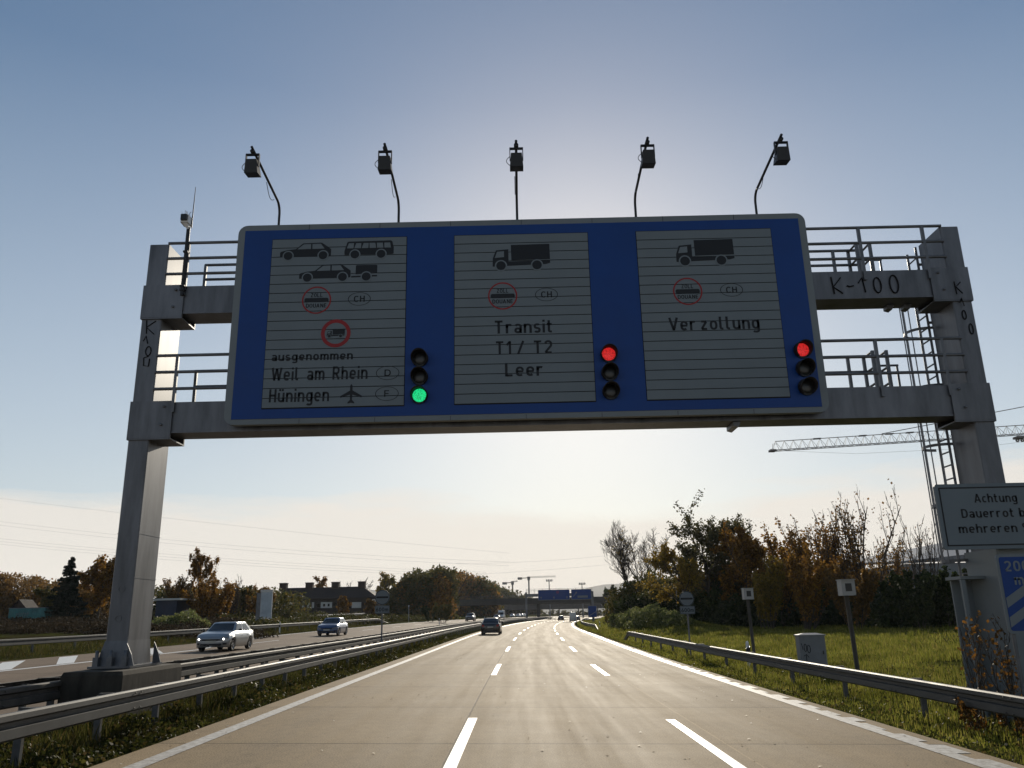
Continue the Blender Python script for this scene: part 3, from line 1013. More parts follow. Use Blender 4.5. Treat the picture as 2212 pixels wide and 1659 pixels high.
def prism_panel(x0, x1):
    mb = MB()
    mb.box(x0 - 0.012, x1 + 0.012, SY - 0.016, SY - 0.0125, 5.925, 9.655)
    pb = mb.build('panel_backing', M['slot'], sg)
    mb = MB()
    n = 18
    h = (9.645 - 5.94) / n
    for k in range(n):
        z0 = 5.94 + k * h
        mb.box(x0, x1, F0, SY - 0.017, z0 + 0.008, z0 + h - 0.008)
    return mb.build('white_panel', M['signwhite'], sg)


P1, P2, P3 = prism_panel(-5.085, -2.24), prism_panel(-1.22, 1.60), prism_panel(2.635, 5.48)
FY0, FY1 = F0 - 0.004, F0 - 0.001      # film layer
GY0, GY1 = F0 - 0.007, F0 - 0.0042     # second layer


def place(pts, px0, py0, X0, Z0, s):
    return [(X0 + (x - px0) * s, Z0 - (y - py0) * s) for x, y in pts]


def car_pic(parent, X0, Z0, s, dx=0, dy=0, name='car_pictogram'):
    mb = MB()
    pp = lambda pts: place([(x + dx, y + dy) for x, y in pts], 463 + dx, 412 + dy, X0, Z0, s)
    mb.prism(pp([(463, 385), (463, 350), (472, 342), (520, 330), (580, 324), (634, 277), (770, 274), (780, 277), (847, 328), (847, 382), (810, 386), (490, 388)]), FY0, FY1, 0)
    for wx in (525, 788):
        q = pp([(wx, 379)])[0]
        mb.disc(q[0], q[1], 42 * s, GY0, GY1, 24, 1)
        mb.disc(q[0], q[1], 33 * s, GY0 - 0.003, GY0 - 0.0005, 24, 0)
    for w in ([(592, 326), (640, 286), (694, 285), (694, 325)], [(705, 325), (705, 285), (768, 284), (797, 324)]):
        mb.prism(pp(w), GY0, GY1, 1)
    return mb.build(name, [M['signblack'], M['signwhite']], parent)


def truck_pic(parent, X0, Z0, s, name='truck_pictogram'):
    mb = MB()
    pp = lambda pts: place(pts, 505, 488, X0, Z0, s)
    mb.prism(pp([(512, 458), (505, 455), (507, 392), (531, 326), (625, 318), (625, 420), (937, 416), (937, 436), (905, 446), (625, 454)]), FY0, FY1, 0)
    mb.prism(pp([(645, 284), (935, 281), (937, 406), (647, 410)]), FY0, FY1, 0)
    mb.prism(pp([(522, 388), (540, 338), (592, 334), (592, 382)]), GY0, GY1, 1)
    for wx in (568, 838):
        q = pp([(wx, 452)])[0]
        mb.disc(q[0], q[1], 46 * s, GY0, GY1, 24, 1)
        mb.disc(q[0], q[1], 36 * s, GY0 - 0.003, GY0 - 0.0005, 24, 0)
    return mb.build(name, [M['signblack'], M['signwhite']], parent)


def bus_pic(parent, X0, Z0, s):
    mb = MB()
    pp = lambda pts: place(pts, 950, 405, X0, Z0, s)
    mb.prism(pp([(952, 376), (950, 345), (970, 272), (980, 266), (1300, 263), (1310, 270), (1322, 320), (1322, 372), (1300, 376)]), FY0, FY1, 0)
    for k in range(6):
        xa = 968 + k * 56
        if k < 3:
            w = [(xa, 322), (xa + 14, 281), (xa + 52, 281), (xa + 50, 322)]
        else:
            w = [(xa + 4, 322), (xa + 2, 281), (xa + 46, 281), (xa + 52, 322)]
        mb.prism(pp(w), GY0, GY1, 1)
    for wx in (1030, 1228):
        q = pp([(wx, 373)])[0]
        mb.disc(q[0], q[1], 42 * s, GY0, GY1, 24, 1)
        mb.disc(q[0], q[1], 33 * s, GY0 - 0.003, GY0 - 0.0005, 24, 0)
    return mb.build('bus_pictogram', [M['signblack'], M['signwhite']], parent)


def trailer_pic(parent, X0, Z0, s):
    mb = MB()
    pp = lambda pts: place(pts, 1000, 572, X0, Z0, s)
    mb.prism(pp([(1032, 450), (1040, 446), (1185, 446), (1193, 452), (1193, 514), (1032, 520)]), FY0, FY1, 0)
    mb.prism(pp([(1000, 533), (1193, 528), (1193, 540), (1000, 545)]), FY0, FY1, 0)
    q = pp([(1112, 540)])[0]
    mb.disc(q[0], q[1], 42 * s, GY0, GY1, 24, 1)
    mb.disc(q[0], q[1], 33 * s, GY0 - 0.003, GY0 - 0.0005, 24, 0)
    return mb.build('trailer_pictogram', [M['signblack'], M['signwhite']], parent)


def zoll(parent, X, Z, R=0.305):
    mb = MB()
    mb.ring(X, Z, R - 0.03, R, FY0, FY1, 40)
    mb.build('red_ring', M['signred'], parent)
    mb = MB()
    mb.prism(rr_xz(X - 0.25, X + 0.25, Z - 0.048, Z + 0.048, 0.035), FY0, FY1)
    mb.build('black_bar', M['signblack'], parent)
    lettering(parent, [('ZOLL', X - 0.125, X + 0.125, Z + 0.068, 0.088), ('DOUANE', X - 0.215, X + 0.215, Z - 0.165, 0.088)], M['signblack'], FY1)


def oval_sign(parent, X, Z, s, w):
    mb = MB()
    mb.ring(X, Z, 0.222, 0.236, FY0, FY1, 40, 0, 0.62)
    mb.build('oval_outline', M['signblack'], parent)
    lettering(parent, [(s, X - w / 2, X + w / 2, Z - 0.065, 0.135)], M['signblack'], FY1)


S1 = 1.08 / 385
car_pic(P1, -4.91, 9.16, S1)
bus_pic(P1, -3.55, 9.165, S1)
car_pic(P1, -4.48, 8.655, S1)
trailer_pic(P1, -3.385, 8.655, S1)
zoll(P1, -4.09, 8.24)
oval_sign(P1, -3.20, 8.245, 'CH', 0.23)
mb = MB(); mb.ring(-3.66, 7.50, 0.23, 0.305, FY0, FY1, 44); mb.build('red_ring', M['signred'], P1)
truck_pic(P1, -3.845, 7.41, 0.37 / 432)
lettering(P1, [('ausgenommen', -4.95, -3.29, 6.93, 0.18)], M['signblack'], FY1, bold=0.17)
lettering(P1, [('Weil   am   Rhein', -4.93, -2.98, 6.51, 0.275), ('Hüningen', -4.95, -3.74, 6.06, 0.275)], M['signblack'], FY1)
oval_sign(P1, -2.575, 6.625, 'D', 0.14)
oval_sign(P1, -2.58, 6.19, 'F', 0.12)
pp = place([(997, 1350), (1006, 1365), (1006, 1398), (1075, 1440), (1072, 1452), (1006, 1430), (1004, 1468), (1022, 1488), (1020, 1496), (997, 1490), (975, 1496), (972, 1488), (990, 1468), (988, 1430), (921, 1452), (918, 1441), (988, 1400), (988, 1365)], 997, 1425, -3.30, 6.20, S1)
mb = MB(); mb.prism(pp, FY0, FY1); mb.build('aeroplane_pictogram', M['signblack'], P1)

truck_pic(P2, -0.42, 8.82, 1.21 / 432)
zoll(P2, -0.22, 8.24)
oval_sign(P2, 0.69, 8.25, 'CH', 0.23)
lettering(P2, [('Transit', -0.42, 0.80, 7.415, 0.28), ('T1  /   T2', -0.40, 0.78, 6.965, 0.28), ('Leer', -0.20, 0.58, 6.495, 0.28)], M['signblack'], FY1)
truck_pic(P3, 3.44, 8.83, 1.22 / 432)
zoll(P3, 3.62, 8.25)
oval_sign(P3, 4.53, 8.26, 'CH', 0.23)
lettering(P3, [('Ver zollung', 3.17, 5.03, 7.395, 0.28)], M['signblack'], FY1)

# ------------------------------------------------------------------ signal lights on the sign
def signal(X, lit, label):
    e = empty('traffic_light', (X, SY - 0.02, 6.0), label, 'traffic light', 'lane signals on the big blue sign')
    for k, z in enumerate((6.915, 6.525, 6.135)):
        on = {'r': 0, 'g': 2}[lit] == k
        h = MB()
        y0 = SY - 0.015
        ax = Vector((0, -1, -0.10)).normalized()
        # tubular hood cut away below
        vs, fs = [], []
        n = 24
        for i in range(n + 1):
            a = radians(-55 + 290 * i / n)
            for rr_ in (0.168, 0.155):
                fwd = 0.30 * (0.35 + 0.65 * (0.5 + 0.5 * sin(a)))
                b0 = Vector((X + rr_ * cos(a), y0, z + rr_ * sin(a)))
                vs += [b0, b0 + ax * fwd]
        for i in range(n):
            a_, b_ = i * 4, (i + 1) * 4
            fs += [(a_, b_, b_ + 1, a_ + 1), (a_ + 2, a_ + 3, b_ + 3, b_ + 2), (a_ + 1, b_ + 1, b_ + 3, a_ + 3)]
        h.add(vs, fs, 0, True)
        h.disc(X, z, 0.172, y0 - 0.035, y0 - 0.001, 28)
        hood = h.build('signal_hood', M['black'], e)
        l = MB()
        l.lathe([(0.0, 0.138), (0.012, 0.12), (0.022, 0.08), (0.027, 0.0)], (X, y0 - 0.036, z), (0, -1, 0), 28)
        lo = l.build('lens', (M['led_r'] if k == 0 else M['led_g']) if on else M['lensoff'], e)
        if on:
            tag(lo, 'lit red lens' if k == 0 else 'lit green lens')


signal(-1.925, 'g', 'traffic light showing green beside the panel for cars and buses')
signal(1.91, 'r', 'traffic light showing red between the Transit and Verzollung panels')
signal(5.83, 'r', 'traffic light showing red at the right end of the blue sign')

# ------------------------------------------------------------------ floodlights reaching out over the sign
FL = [((-5.01, 10.0), (120, 110), 'floodlight on a bent arm above the far left end of the sign'),
      ((-2.43, 10.0), (633, 105), 'floodlight on a bent arm above the bus pictogram'),
      ((0.12, 10.0), (1102, 95), 'floodlight on the straight-looking middle arm above the Transit panel'),
      ((2.67, 10.0), (1598, 88), 'floodlight on a bent arm above the left edge of the Verzollung panel'),
      ((5.26, 10.0), (2092, 62), 'floodlight on a bent arm at the right end of the sign')]
kd = 2212 / 3968
for (X, Z), (zx, zy), lab in FL:
    e = empty('sign_floodlight', (X, SY + 0.05, Z), lab, 'floodlight', 'floodlights along the top of the sign')
    TY = 13.9
    m_ = MB()
    pts = [(X, SY + 0.06, Z - 0.35), (X, SY + 0.06, Z + 0.30)]
    for k in range(1, 6):
        a = k / 5 * radians(82)
        pts.append((X, SY + 0.06 - 0.22 * (1 - cos(a)), Z + 0.30 + 0.22 * sin(a)))
    pts.append((X, TY - 0.1, 10.70))
    m_.tube(pts, 0.027, 8)
    arm = m_.build('arm', M['black'], e)
    w_ = MB()
    w_.tube([(X - 0.035, SY - 0.25 + 0.35 * q - 0.9 * q, 10.47 + 0.10 * q - 0.16 * sin(pi * q)) for q in [i / 8 for i in range(9)]], 0.007, 5)
    w_.build('cable', M['trim'], arm)
    br = MB()
    br.box(X - 0.125, X + 0.125, TY - 0.03, TY + 0.03, 10.575, 10.60)
    for sx in (-1, 1):
        br.box(X + sx * 0.125 - 0.008, X + sx * 0.125 + 0.008, TY - 0.03, TY + 0.03, 10.33, 10.60)
    br.lathe([(0, 0.045), (0.12, 0.045), (0.12, 0)], (X, TY + 0.06, 10.64), (0, -1, 0), 10)
    br.build('bracket', M['black'], e)
    hd = MB()
    # lamp head: tapered box tipped towards the sign
    pr = [(-0.14, 0.10), (0.14, 0.10)]
    vs = [(X - 0.105, TY - 0.10, 10.44), (X + 0.105, TY - 0.10, 10.44), (X + 0.105, TY + 0.06, 10.47), (X - 0.105, TY + 0.06, 10.47),
          (X - 0.13, TY - 0.06, 10.17), (X + 0.13, TY - 0.06, 10.17), (X + 0.13, TY + 0.19, 10.20), (X - 0.13, TY + 0.19, 10.20)]
    hd.add(vs, [(0, 1, 2, 3), (7, 6, 5, 4), (4, 5, 1, 0), (5, 6, 2, 1), (6, 7, 3, 2), (7, 4, 0, 3)])
    hdo = hd.build('lamp_head', M['black'], e)
    gl_ = MB()
    gl_.add([(X - 0.10, TY + 0.075, 10.45), (X + 0.10, TY + 0.075, 10.45), (X + 0.115, TY + 0.185, 10.22), (X - 0.115, TY + 0.185, 10.22)], [(3, 2, 1, 0)])
    gl_.build('lamp_glass', M['glass'], hdo)
    lp = MB()
    lp.tube([(X - 0.125 - 0.07 * sin(pi * q), TY, 10.42 - 0.20 * q) for q in [i / 8 for i in range(9)]], 0.007, 5)
    lp.build('cable_loop', M['trim'], hdo)

# ------------------------------------------------------------------ camera mast on the left end of the gantry
e = empty('camera_mast', (-7.02, 15.93, 8.5), 'thin pole with a small traffic camera, bird spikes and whip aerial on the left beam', 'camera mast')
m_ = MB(); m_.tube([(-7.02, 15.92, 8.52), (-7.02, 15.92, 10.1)], 0.04, 10)
for z in (8.62, 8.7, 9.5):
    m_.box(-7.07, -6.97, 15.87, 15.99, z, z + 0.04)
m_.build('pole', M['black'], e)
m_ = MB()
m_.box(-7.15, -6.98, 15.78, 16.0, 10.16, 10.34)
m_.box(-7.13, -7.0, 15.72, 15.78, 10.20, 10.33, 1)
m_.add([(-7.12, 15.8, 10.16), (-7.0, 15.8, 10.16), (-7.0, 15.96, 10.16), (-7.12, 15.96, 10.16), (-7.04, 15.88, 10.05), (-7.0, 15.88, 10.05), (-7.0, 15.94, 10.05), (-7.04, 15.94, 10.05)], [(0, 1, 5, 4), (1, 2, 6, 5), (2, 3, 7, 6), (3, 0, 4, 7)])
m_.build('camera_housing', [M['plastic_w'], M['trim']], e)
m_ = MB()
rg_ = random.Random(2)
for k in range(9):
    x = -7.15 + 0.02 * k
    m_.tube([(x, 15.85, 10.34), (x + rg_.uniform(-0.07, 0.07), 15.85 + rg_.uniform(-0.05, 0.05), 10.46 + rg_.uniform(-0.02, 0.03))], 0.004, 4)
m_.build('bird_spikes', M['rim'], e)
m_ = MB(); m_.tube([(-6.97, 15.95, 10.1), (-6.97, 15.95, 10.4), (-6.965, 15.95, 11.1)], [0.012, 0.012, 0.006], 6)
m_.build('aerial', M['trim'], e)

# ------------------------------------------------------------------ guard rails
PROF = [(0.0, 0.755), (0.05, 0.755), (0.08, 0.735), (0.085, 0.675), (0.03, 0.645), (0.028, 0.592), (0.080, 0.578), (0.084, 0.47), (0.05, 0.445), (0.0, 0.445)]


def rail(name, u, y0, y1, face, label, mat, post_step, nposts, tip0=0, tip1=0, spacer=True, group=None, grass_h=0.0, post_face=None):
    """steel beam along the road; face=+1 looks towards +u"""
    y = y0
    ys = []
    while y < y1:
        ys.append(y)
        y += 2.0 if y < 150 else 5.0
    ys.append(y1)

    def drop(yy):
        d = 0
        if tip1: d = max(d, ss(y1 - tip1, y1, yy) * 0.72)
        if tip0: d = max(d, (1 - ss(y0, y0 + tip0, yy)) * 0.72)
        return d
    p0 = P(u, max(y0, 2))
    r = empty(name, p0, label, 'guard rail', group)
    mb = MB()
    n = len(PROF)
    vs, fs = [], []
    th = [(a - 0.006, b) for a, b in PROF]
    for yy in ys:
        q = P(u, yy)
        d = drop(yy)
        for a, b in PROF: vs.append((q.x + face * a, q.y, q.z + b - d))
        for a, b in reversed(th): vs.append((q.x + face * a, q.y, q.z + b - d - 0.004))
    m = 2 * n
    for j in range(len(ys) - 1):
        for i in range(m):
            i2 = (i + 1) % m
            f = (j * m + i, (j + 1) * m + i, (j + 1) * m + i2, j * m + i2)
            fs.append(f if face < 0 else f[::-1])
    mb.add(vs, fs, 0, False)
    # joint plates with bolts every 4 m in the near field
    jb = mb
    yy = math.ceil(y0 / 4) * 4 + 1.3
    while yy < min(y1, 60):
        q = P(u, yy)
        d = drop(yy)
        x = q.x + face * 0.087
        for zz_ in (0.71, 0.49):
            for o in (-0.1, 0.1):
                jb.lathe([(0, 0.014), (0.012, 0.012), (0.012, 0)], (x, q.y + o, q.z + zz_ - d), (face, 0, 0), 6)
        yy += 4
    beam = mb.build('beam', mat, r)
    # posts
    pm = MB()
    for (a, b) in ((-0.05, -0.038), (0.038, 0.05)):
        pm.box(a, b, -0.03, 0.03, -0.25, 0.70)
    pm.box(-0.05, 0.05, -0.034, -0.030, -0.25, 0.70)
    pme = None
    rest = MB()
    yy, cnt = max(y0 + 1.0, -4), 0
    sme = None
    off = -0.06 if not spacer else -0.34
    while yy < y1 - 0.5:
        q = P(u, yy)
        d = drop(yy)
        loc = Vector((q.x + face * off, q.y, q.z - d))
        if cnt < nposts:
            if pme is None:
                o = pm.build('post', M['post'], r, False)
                pme = o
            else:
                o = dup(pme, r)
            o.location = loc - p0
            if spacer:
                if sme is None:
                    sm_ = MB()
                    sm_.box(-0.36, 0.0, -0.04, 0.04, 0.72, 0.732)
                    sm_.box(-0.36, 0.0, -0.04, -0.034, 0.62, 0.72)
                    o = sm_.build('spacer', mat, r, False)
                    sme = o
                else:
                    o = dup(sme, r)
                o.location = Vector((q.x, q.y, q.z - d)) - p0
                o.scale = (face, 1, 1)
        else:
            rest.box(loc.x - 0.05, loc.x + 0.05, loc.y - 0.03, loc.y + 0.03, loc.z - 0.2, loc.z + 0.7)
        cnt += 1
        yy += post_step
    if rest.v:
        tag(rest.build('post', M['post'], r), kind='stuff')
    return r


rail('guard_rail', -6.02, -4, 330, 1, 'long zinc guard rail along the left edge of the near carriageway', M['rail'], 2.0, 90)
rail('guard_rail', -8.15, -4, 330, 1, 'older rusty guard rail in the central reservation, facing the near carriageway behind the plinth', M['rail_old'], 2.0, 90, spacer=False)
rail('guard_rail', -8.75, -4, 330, -1, 'dark backed guard rail lining the opposite carriageway in the central reservation', M['rail_old'], 2.0, 90, spacer=False)
# cross ties joining the two back-to-back beams belong to the rail facing us
rr_ = [o for o in COL.objects if o.name == 'guard_rail.001'][0]
tie = MB()
tie.box(-0.30, 0.30, -0.04, 0.04, 0.765, 0.775)
tie.box(-0.30, 0.30, -0.03, 0.03, 0.62, 0.66)
tie0 = None
for k in range(45):
    if tie0 is None:
        o = tie0 = tie.build('cross_tie', M['rail_old'], rr_, False)
    else:
        o = dup(tie0, rr_)
    o.location = P(-8.45, 1.5 + 2 * k) - rr_.location
rail('guard_rail', 7.5, -4, 66, -1, 'near right guard rail running in front of the grey cabinet', M['rail'], 4.0, 60, tip1=4.5)
rail('guard_rail', 7.9, 99, 330, -1, 'far right guard rail starting by the blue marker in the bend', M['rail'], 4.0, 90, tip0=9, spacer=False)
rail('guard_rail', -24.9, 6, 140, 1, 'guard rail on the far left verge beyond the opposite carriageway', M['rail'], 4.0, 90, tip1=9, spacer=False)


# ------------------------------------------------------------------ roadside signs and boxes
def ray_box(mb, x0, x1, y0, y1, z0, z1, mi=0): mb.box(x0, x1, y0, y1, z0, z1, mi)


def customs_sign(x, y, zc, zp, R, lab, lean=0.0):
    u = x - curve(y)
    z0 = Zg(u, y)
    e = empty('customs_sign', (x, y + 0.06, z0), lab, 'road sign', 'customs signs 600 m ahead')
    m_ = MB(); m_.tube([(x, y + 0.06, z0 - 0.2), (x + lean, y + 0.06, zc + R * 0.8)], 0.038, 10)
    m_.build('pole', M['galv_dark'], e)
    m_ = MB()
    m_.disc(x, zc, R, y - 0.004, y + 0.012, 40, 0)
    m_.ring(x, zc, R - 0.035, R - 0.008, y - 0.009, y - 0.0045, 44, 1)
    m_.prism(rr_xz(x - R * 0.82, x + R * 0.82, zc - R * 0.13, zc + R * 0.13, 0.03), y - 0.009, y - 0.0045, 1)
    rd = m_.build('round_plate', [M['signwhite'], M['signblack']], e)
    lettering(rd, [('ZOLL', x - R * 0.40, x + R * 0.40, zc + R * 0.26, R * 0.26), ('DOUANE', x - R * 0.66, x + R * 0.66, zc - R * 0.52, R * 0.26)], M['letter_faint'], y - 0.005)
    m_ = MB()
    m_.prism(rr_xz(x - R, x + R, zp - R * 0.52, zp + R * 0.52, 0.03), y - 0.004, y + 0.012, 0)
    for a, b, c_, d in ((-0.97, 0.97, 0.46, 0.49), (-0.97, 0.97, -0.49, -0.46)):
        m_.box(x + a * R, x + b * R, y - 0.008, y - 0.0045, zp + c_ * R, zp + d * R, 1)
    for a in (-0.97, 0.94):
        m_.box(x + a * R, x + (a + 0.03) * R, y - 0.008, y - 0.0045, zp - 0.46 * R, zp + 0.46 * R, 1)
    pl_ = m_.build('distance_plate', [M['signwhite'], M['signblack']], e)
    lettering(pl_, [('600m', x - R * 0.84, x + R * 0.84, zp - R * 0.27, R * 0.52)], M['signblack'], y - 0.005)


M['letter_faint'] = pbr('faded sign letters', (0.13, 0.14, 0.15), 0.6, 0, 0.3, 0.1, 4)
customs_sign(-6.58, 40, 2.83, 2.27, 0.35, 'round white customs sign over a 600 m plate in the central reservation')
customs_sign(7.94, 40, 2.47, 1.95, 0.35, 'round white customs sign over a 600 m plate behind the right guard rail')

# info sign at the right column
x0, x1, z0, z1, y = 8.02, 10.5, 2.88, 4.12, 15.62
e = empty('information_sign', (9.3, y + 0.1, z0), 'white information sign starting Achtung Dauerrot on the right gantry column', 'road sign')
m_ = MB(); m_.prism(rr_xz(x0, x1, z0, z1, 0.06), y, y + 0.06); m_.build('sign_panel', M['signwhite2'] if 'signwhite2' in M else M['signwhite'], e)
m_ = MB()
m_.box(x0 + 0.07, x1 - 0.07, y - 0.006, y - 0.001, z0 + 0.065, z0 + 0.09)
m_.box(x0 + 0.07, x1 - 0.07, y - 0.006, y - 0.001, z1 - 0.09, z1 - 0.065)
m_.box(x0 + 0.07, x0 + 0.095, y - 0.006, y - 0.001, z0 + 0.09, z1 - 0.09)
m_.box(x1 - 0.095, x1 - 0.07, y - 0.006, y - 0.001, z0 + 0.09, z1 - 0.09)
m_.build('border', M['signblack'], e)
lettering(e, [('Achtung', 8.74, 9.56, 3.755, 0.168), ('Dauerrot  b', 8.45, 9.66, 3.47, 0.168), ('mehreren  S', 8.35, 9.68, 3.185, 0.168)], M['signblack'], y - 0.002)
m_ = MB()
for zz_ in (3.1, 3.85):
    m_.box(8.6, 10.2, y + 0.061, y + 0.11, zz_, zz_ + 0.05)
    m_.box(9.3, 9.6, y + 0.11, 15.98, zz_ + 0.002, zz_ + 0.045)
m_.build('mounting_rail', M['galv_dark'], e)


def beacon(x0, x1, z0, z1, y, stripes, lab, txt=True, name='distance_marker'):
    e = empty(name, ((x0 + x1) / 2, y, Zg((x0 + x1) / 2 - curve(y), y)), lab, 'road sign')
    m_ = MB(); m_.prism(rr_xz(x0, x1, z0, z1, 0.07 if y < 50 else 0.03), y, y + 0.04); m_.build('white_edge', M['signframe'], e)
    m_ = MB(); m_.prism(rr_xz(x0 + 0.045, x1 - 0.045, z0 + 0.045, z1 - 0.045, 0.04 if y < 50 else 0.02), y - 0.006, y - 0.001)
    bo = m_.build('blue_plate', M['signblue'], e)
    w = x1 - x0 - 0.09
    m_ = MB()
    for s in range(stripes):
        za = z0 + 0.10 + s * 0.31
        poly = [(x0 + 0.05, za), (x1 - 0.05, za + w * 0.6), (x1 - 0.05, za + w * 0.6 + 0.16), (x0 + 0.05, za + 0.16)]
        m_.prism(poly, y - 0.011, y - 0.007)
    m_.build('white_stripe', M['signframe'], bo)
    xm = (x0 + x1) / 2
    if txt:
        lettering(bo, [('200', x0 + 0.11, x0 + 0.53, z1 - 0.28, 0.17), ('m', x0 + 0.24, x0 + 0.40, z1 - 0.50, 0.17)], M['signframe'], y - 0.008)
    m_ = MB()
    zb = Zg(xm - curve(y), y) - 0.1
    for dx in ((-0.2, 0.2) if y < 50 else (0,)):
        m_.tube([(xm + dx, y + 0.09, zb), (xm + dx, y + 0.09, z1 - 0.1)], 0.03 if y < 50 else 0.05, 8)
    m_.build('post', M['galv_dark'], e)


beacon(8.02, 8.66, 1.40, 2.68, 14.0, 2, 'blue 200 m distance marker with white diagonal stripes below the white information sign')
p0, p1 = at(1271.0, 1333.5, 185), at(1288.5, 1308.5, 185)
beacon(p0.x, p1.x, p0.z, p1.z, 185, 1, 'distant blue marker with one white diagonal stripe by the far right guard rail', False)


def detector(X, Y, zc, lab):
    z0 = Zg(X - curve(Y), Y)
    e = empty('detector_post', (X, Y, z0), lab, 'roadside detector', 'detector boxes on posts')
    m_ = MB(); m_.tube([(X + 0.06, Y + 0.1, z0 - 0.2), (X, Y + 0.1, zc - 0.15)], 0.062, 10); m_.build('post', M['wood_post'], e)
    m_ = MB()
    w = 0.19
    m_.box(X - w, X + w, Y - 0.14, Y + 0.2, zc - 0.215, zc + 0.215)
    m_.box(X - w - 0.02, X + w + 0.02, Y - 0.19, Y + 0.22, zc + 0.216, zc + 0.235)
    b_ = m_.build('box', M['plastic_g'], e)
    m_ = MB(); m_.box(X - 0.09, X + 0.09, Y - 0.146, Y - 0.141, zc - 0.10, zc + 0.12); m_.build('dark_window', M['trim'], b_)


M['wood_post'] = pbr('weathered grey post', (0.07, 0.065, 0.058), 0.85, 0, 0.2, 0.4, 4, 0, (1, 1, 0.2))
M['plastic_g'] = pbr('pale box enamel', (0.30, 0.30, 0.29), 0.5, 0, 0.4, 0.1, 4)
detector(9.24, 34, 2.51, 'pale detector box on a grey post behind the guide post')
detector(9.36, 24, 2.43, 'pale detector box on a grey post just right of the grey cabinet')


def guide_post(X, Y, lab, s=1.0):
    z0 = Zg(X - curve(Y), Y)
    e = empty('guide_post', (X, Y, z0), lab, 'guide post', 'white guide posts')
    m_ = MB()
    vs, fs = [], []
    pr = [(-0.06, 0.05), (0.06, 0.05), (0.02, -0.06), (-0.02, -0.06)]
    for z, k in ((-0.1, 1), (0.92, 1), (0.98, 0.75), (1.0, 0.35)):
        for a, b in pr: vs.append((X + a * k, Y + b * k, z0 + z * s))
    for i in range(3):
        for k in range(4):
            fs.append((i * 4 + k, i * 4 + (k + 1) % 4, (i + 1) * 4 + (k + 1) % 4, (i + 1) * 4 + k))
    fs.append((12, 13, 14, 15))
    m_.add(vs, fs)
    m_.build('body', M['plastic_w'], e)
    m_ = MB()
    m_.prism([(X - 0.068, z0 + 0.52 * s), (X + 0.068, z0 + 0.58 * s), (X + 0.068, z0 + 0.80 * s), (X - 0.068, z0 + 0.74 * s)], Y - 0.064, Y + 0.056)
    m_.build('black_band', M['trim'], e)


guide_post(8.5, 32, 'white guide post with black band behind the near right guard rail')
p = at(345, 1330, 78); 
for px, Y, lab in ((605, 78, 'white guide post in the weeds in front of the tall banner'), (949, 128, 'white guide post on the left verge near the rail end below the customs sign'),
                   (1145, 190, 'white guide post on the left verge at the foot of the wooded hill')):
    q = at(px if px != 1145 else 1137 - 90, 1340, Y)
    guide_post(q.x, Y, lab)
guide_post(P(9.6, 128).x, 128, 'weathered guide post on the grass bank right of the far blue marker')

# cabinet
X, Y = 9.5, 28.0
z0 = Zg(X, Y)
e = empty('switch_cabinet', (X, Y, z0), 'grey roadside switch cabinet with black graffiti behind the right guard rail', 'cabinet')
m_ = MB(); vprism(m_, rrect(X - 0.42, X + 0.42, Y - 0.2, Y + 0.2, 0.02), z0, 1.02)
m_.box(X - 0.003, X + 0.003, Y - 0.204, Y - 0.2, z0 + 0.1, 0.98)
bd = m_.build('housing', M['cabinet'], e)
m_ = MB()
vs = [(X - 0.45, Y - 0.23, 1.021), (X + 0.45, Y - 0.23, 1.021), (X + 0.45, Y + 0.23, 1.021), (X - 0.45, Y + 0.23, 1.021), (X - 0.45, Y - 0.23, 1.06), (X + 0.45, Y - 0.23, 1.06), (X + 0.45, Y + 0.23, 1.06), (X - 0.45, Y + 0.23, 1.06), (X - 0.2, Y, 1.115), (X + 0.2, Y, 1.115)]
m_.add(vs, [(0, 3, 2, 1), (0, 1, 5, 4), (1, 2, 6, 5), (2, 3, 7, 6), (3, 0, 4, 7), (4, 5, 9, 8), (5, 6, 9), (6, 7, 8, 9), (7, 4, 8)])
m_.build('lid', M['cabinet'], e)
cl = lambda cx, cz, rx, rz: [(cx + rx * cos(t * pi / 6), cz + rz * sin(t * pi / 6)) for t in range(13)]
strokes('graffiti', [[(X - 0.37, 0.80), (X - 0.33, 0.60)], cl(X - 0.25, 0.66, 0.04, 0.12), cl(X - 0.14, 0.62, 0.05, 0.12), [(X - 0.33, 0.40), (X - 0.24, 0.46), (X - 0.16, 0.36)], [(X - 0.25, 0.45), (X - 0.25, 0.16)]], 0.010, M['graffiti'], bd, Y - 0.205)
m_ = MB(); m_.box(X + 0.30, X + 0.33, Y - 0.225, Y - 0.2, 0.45, 0.56); m_.build('handle', M['trim'], bd)

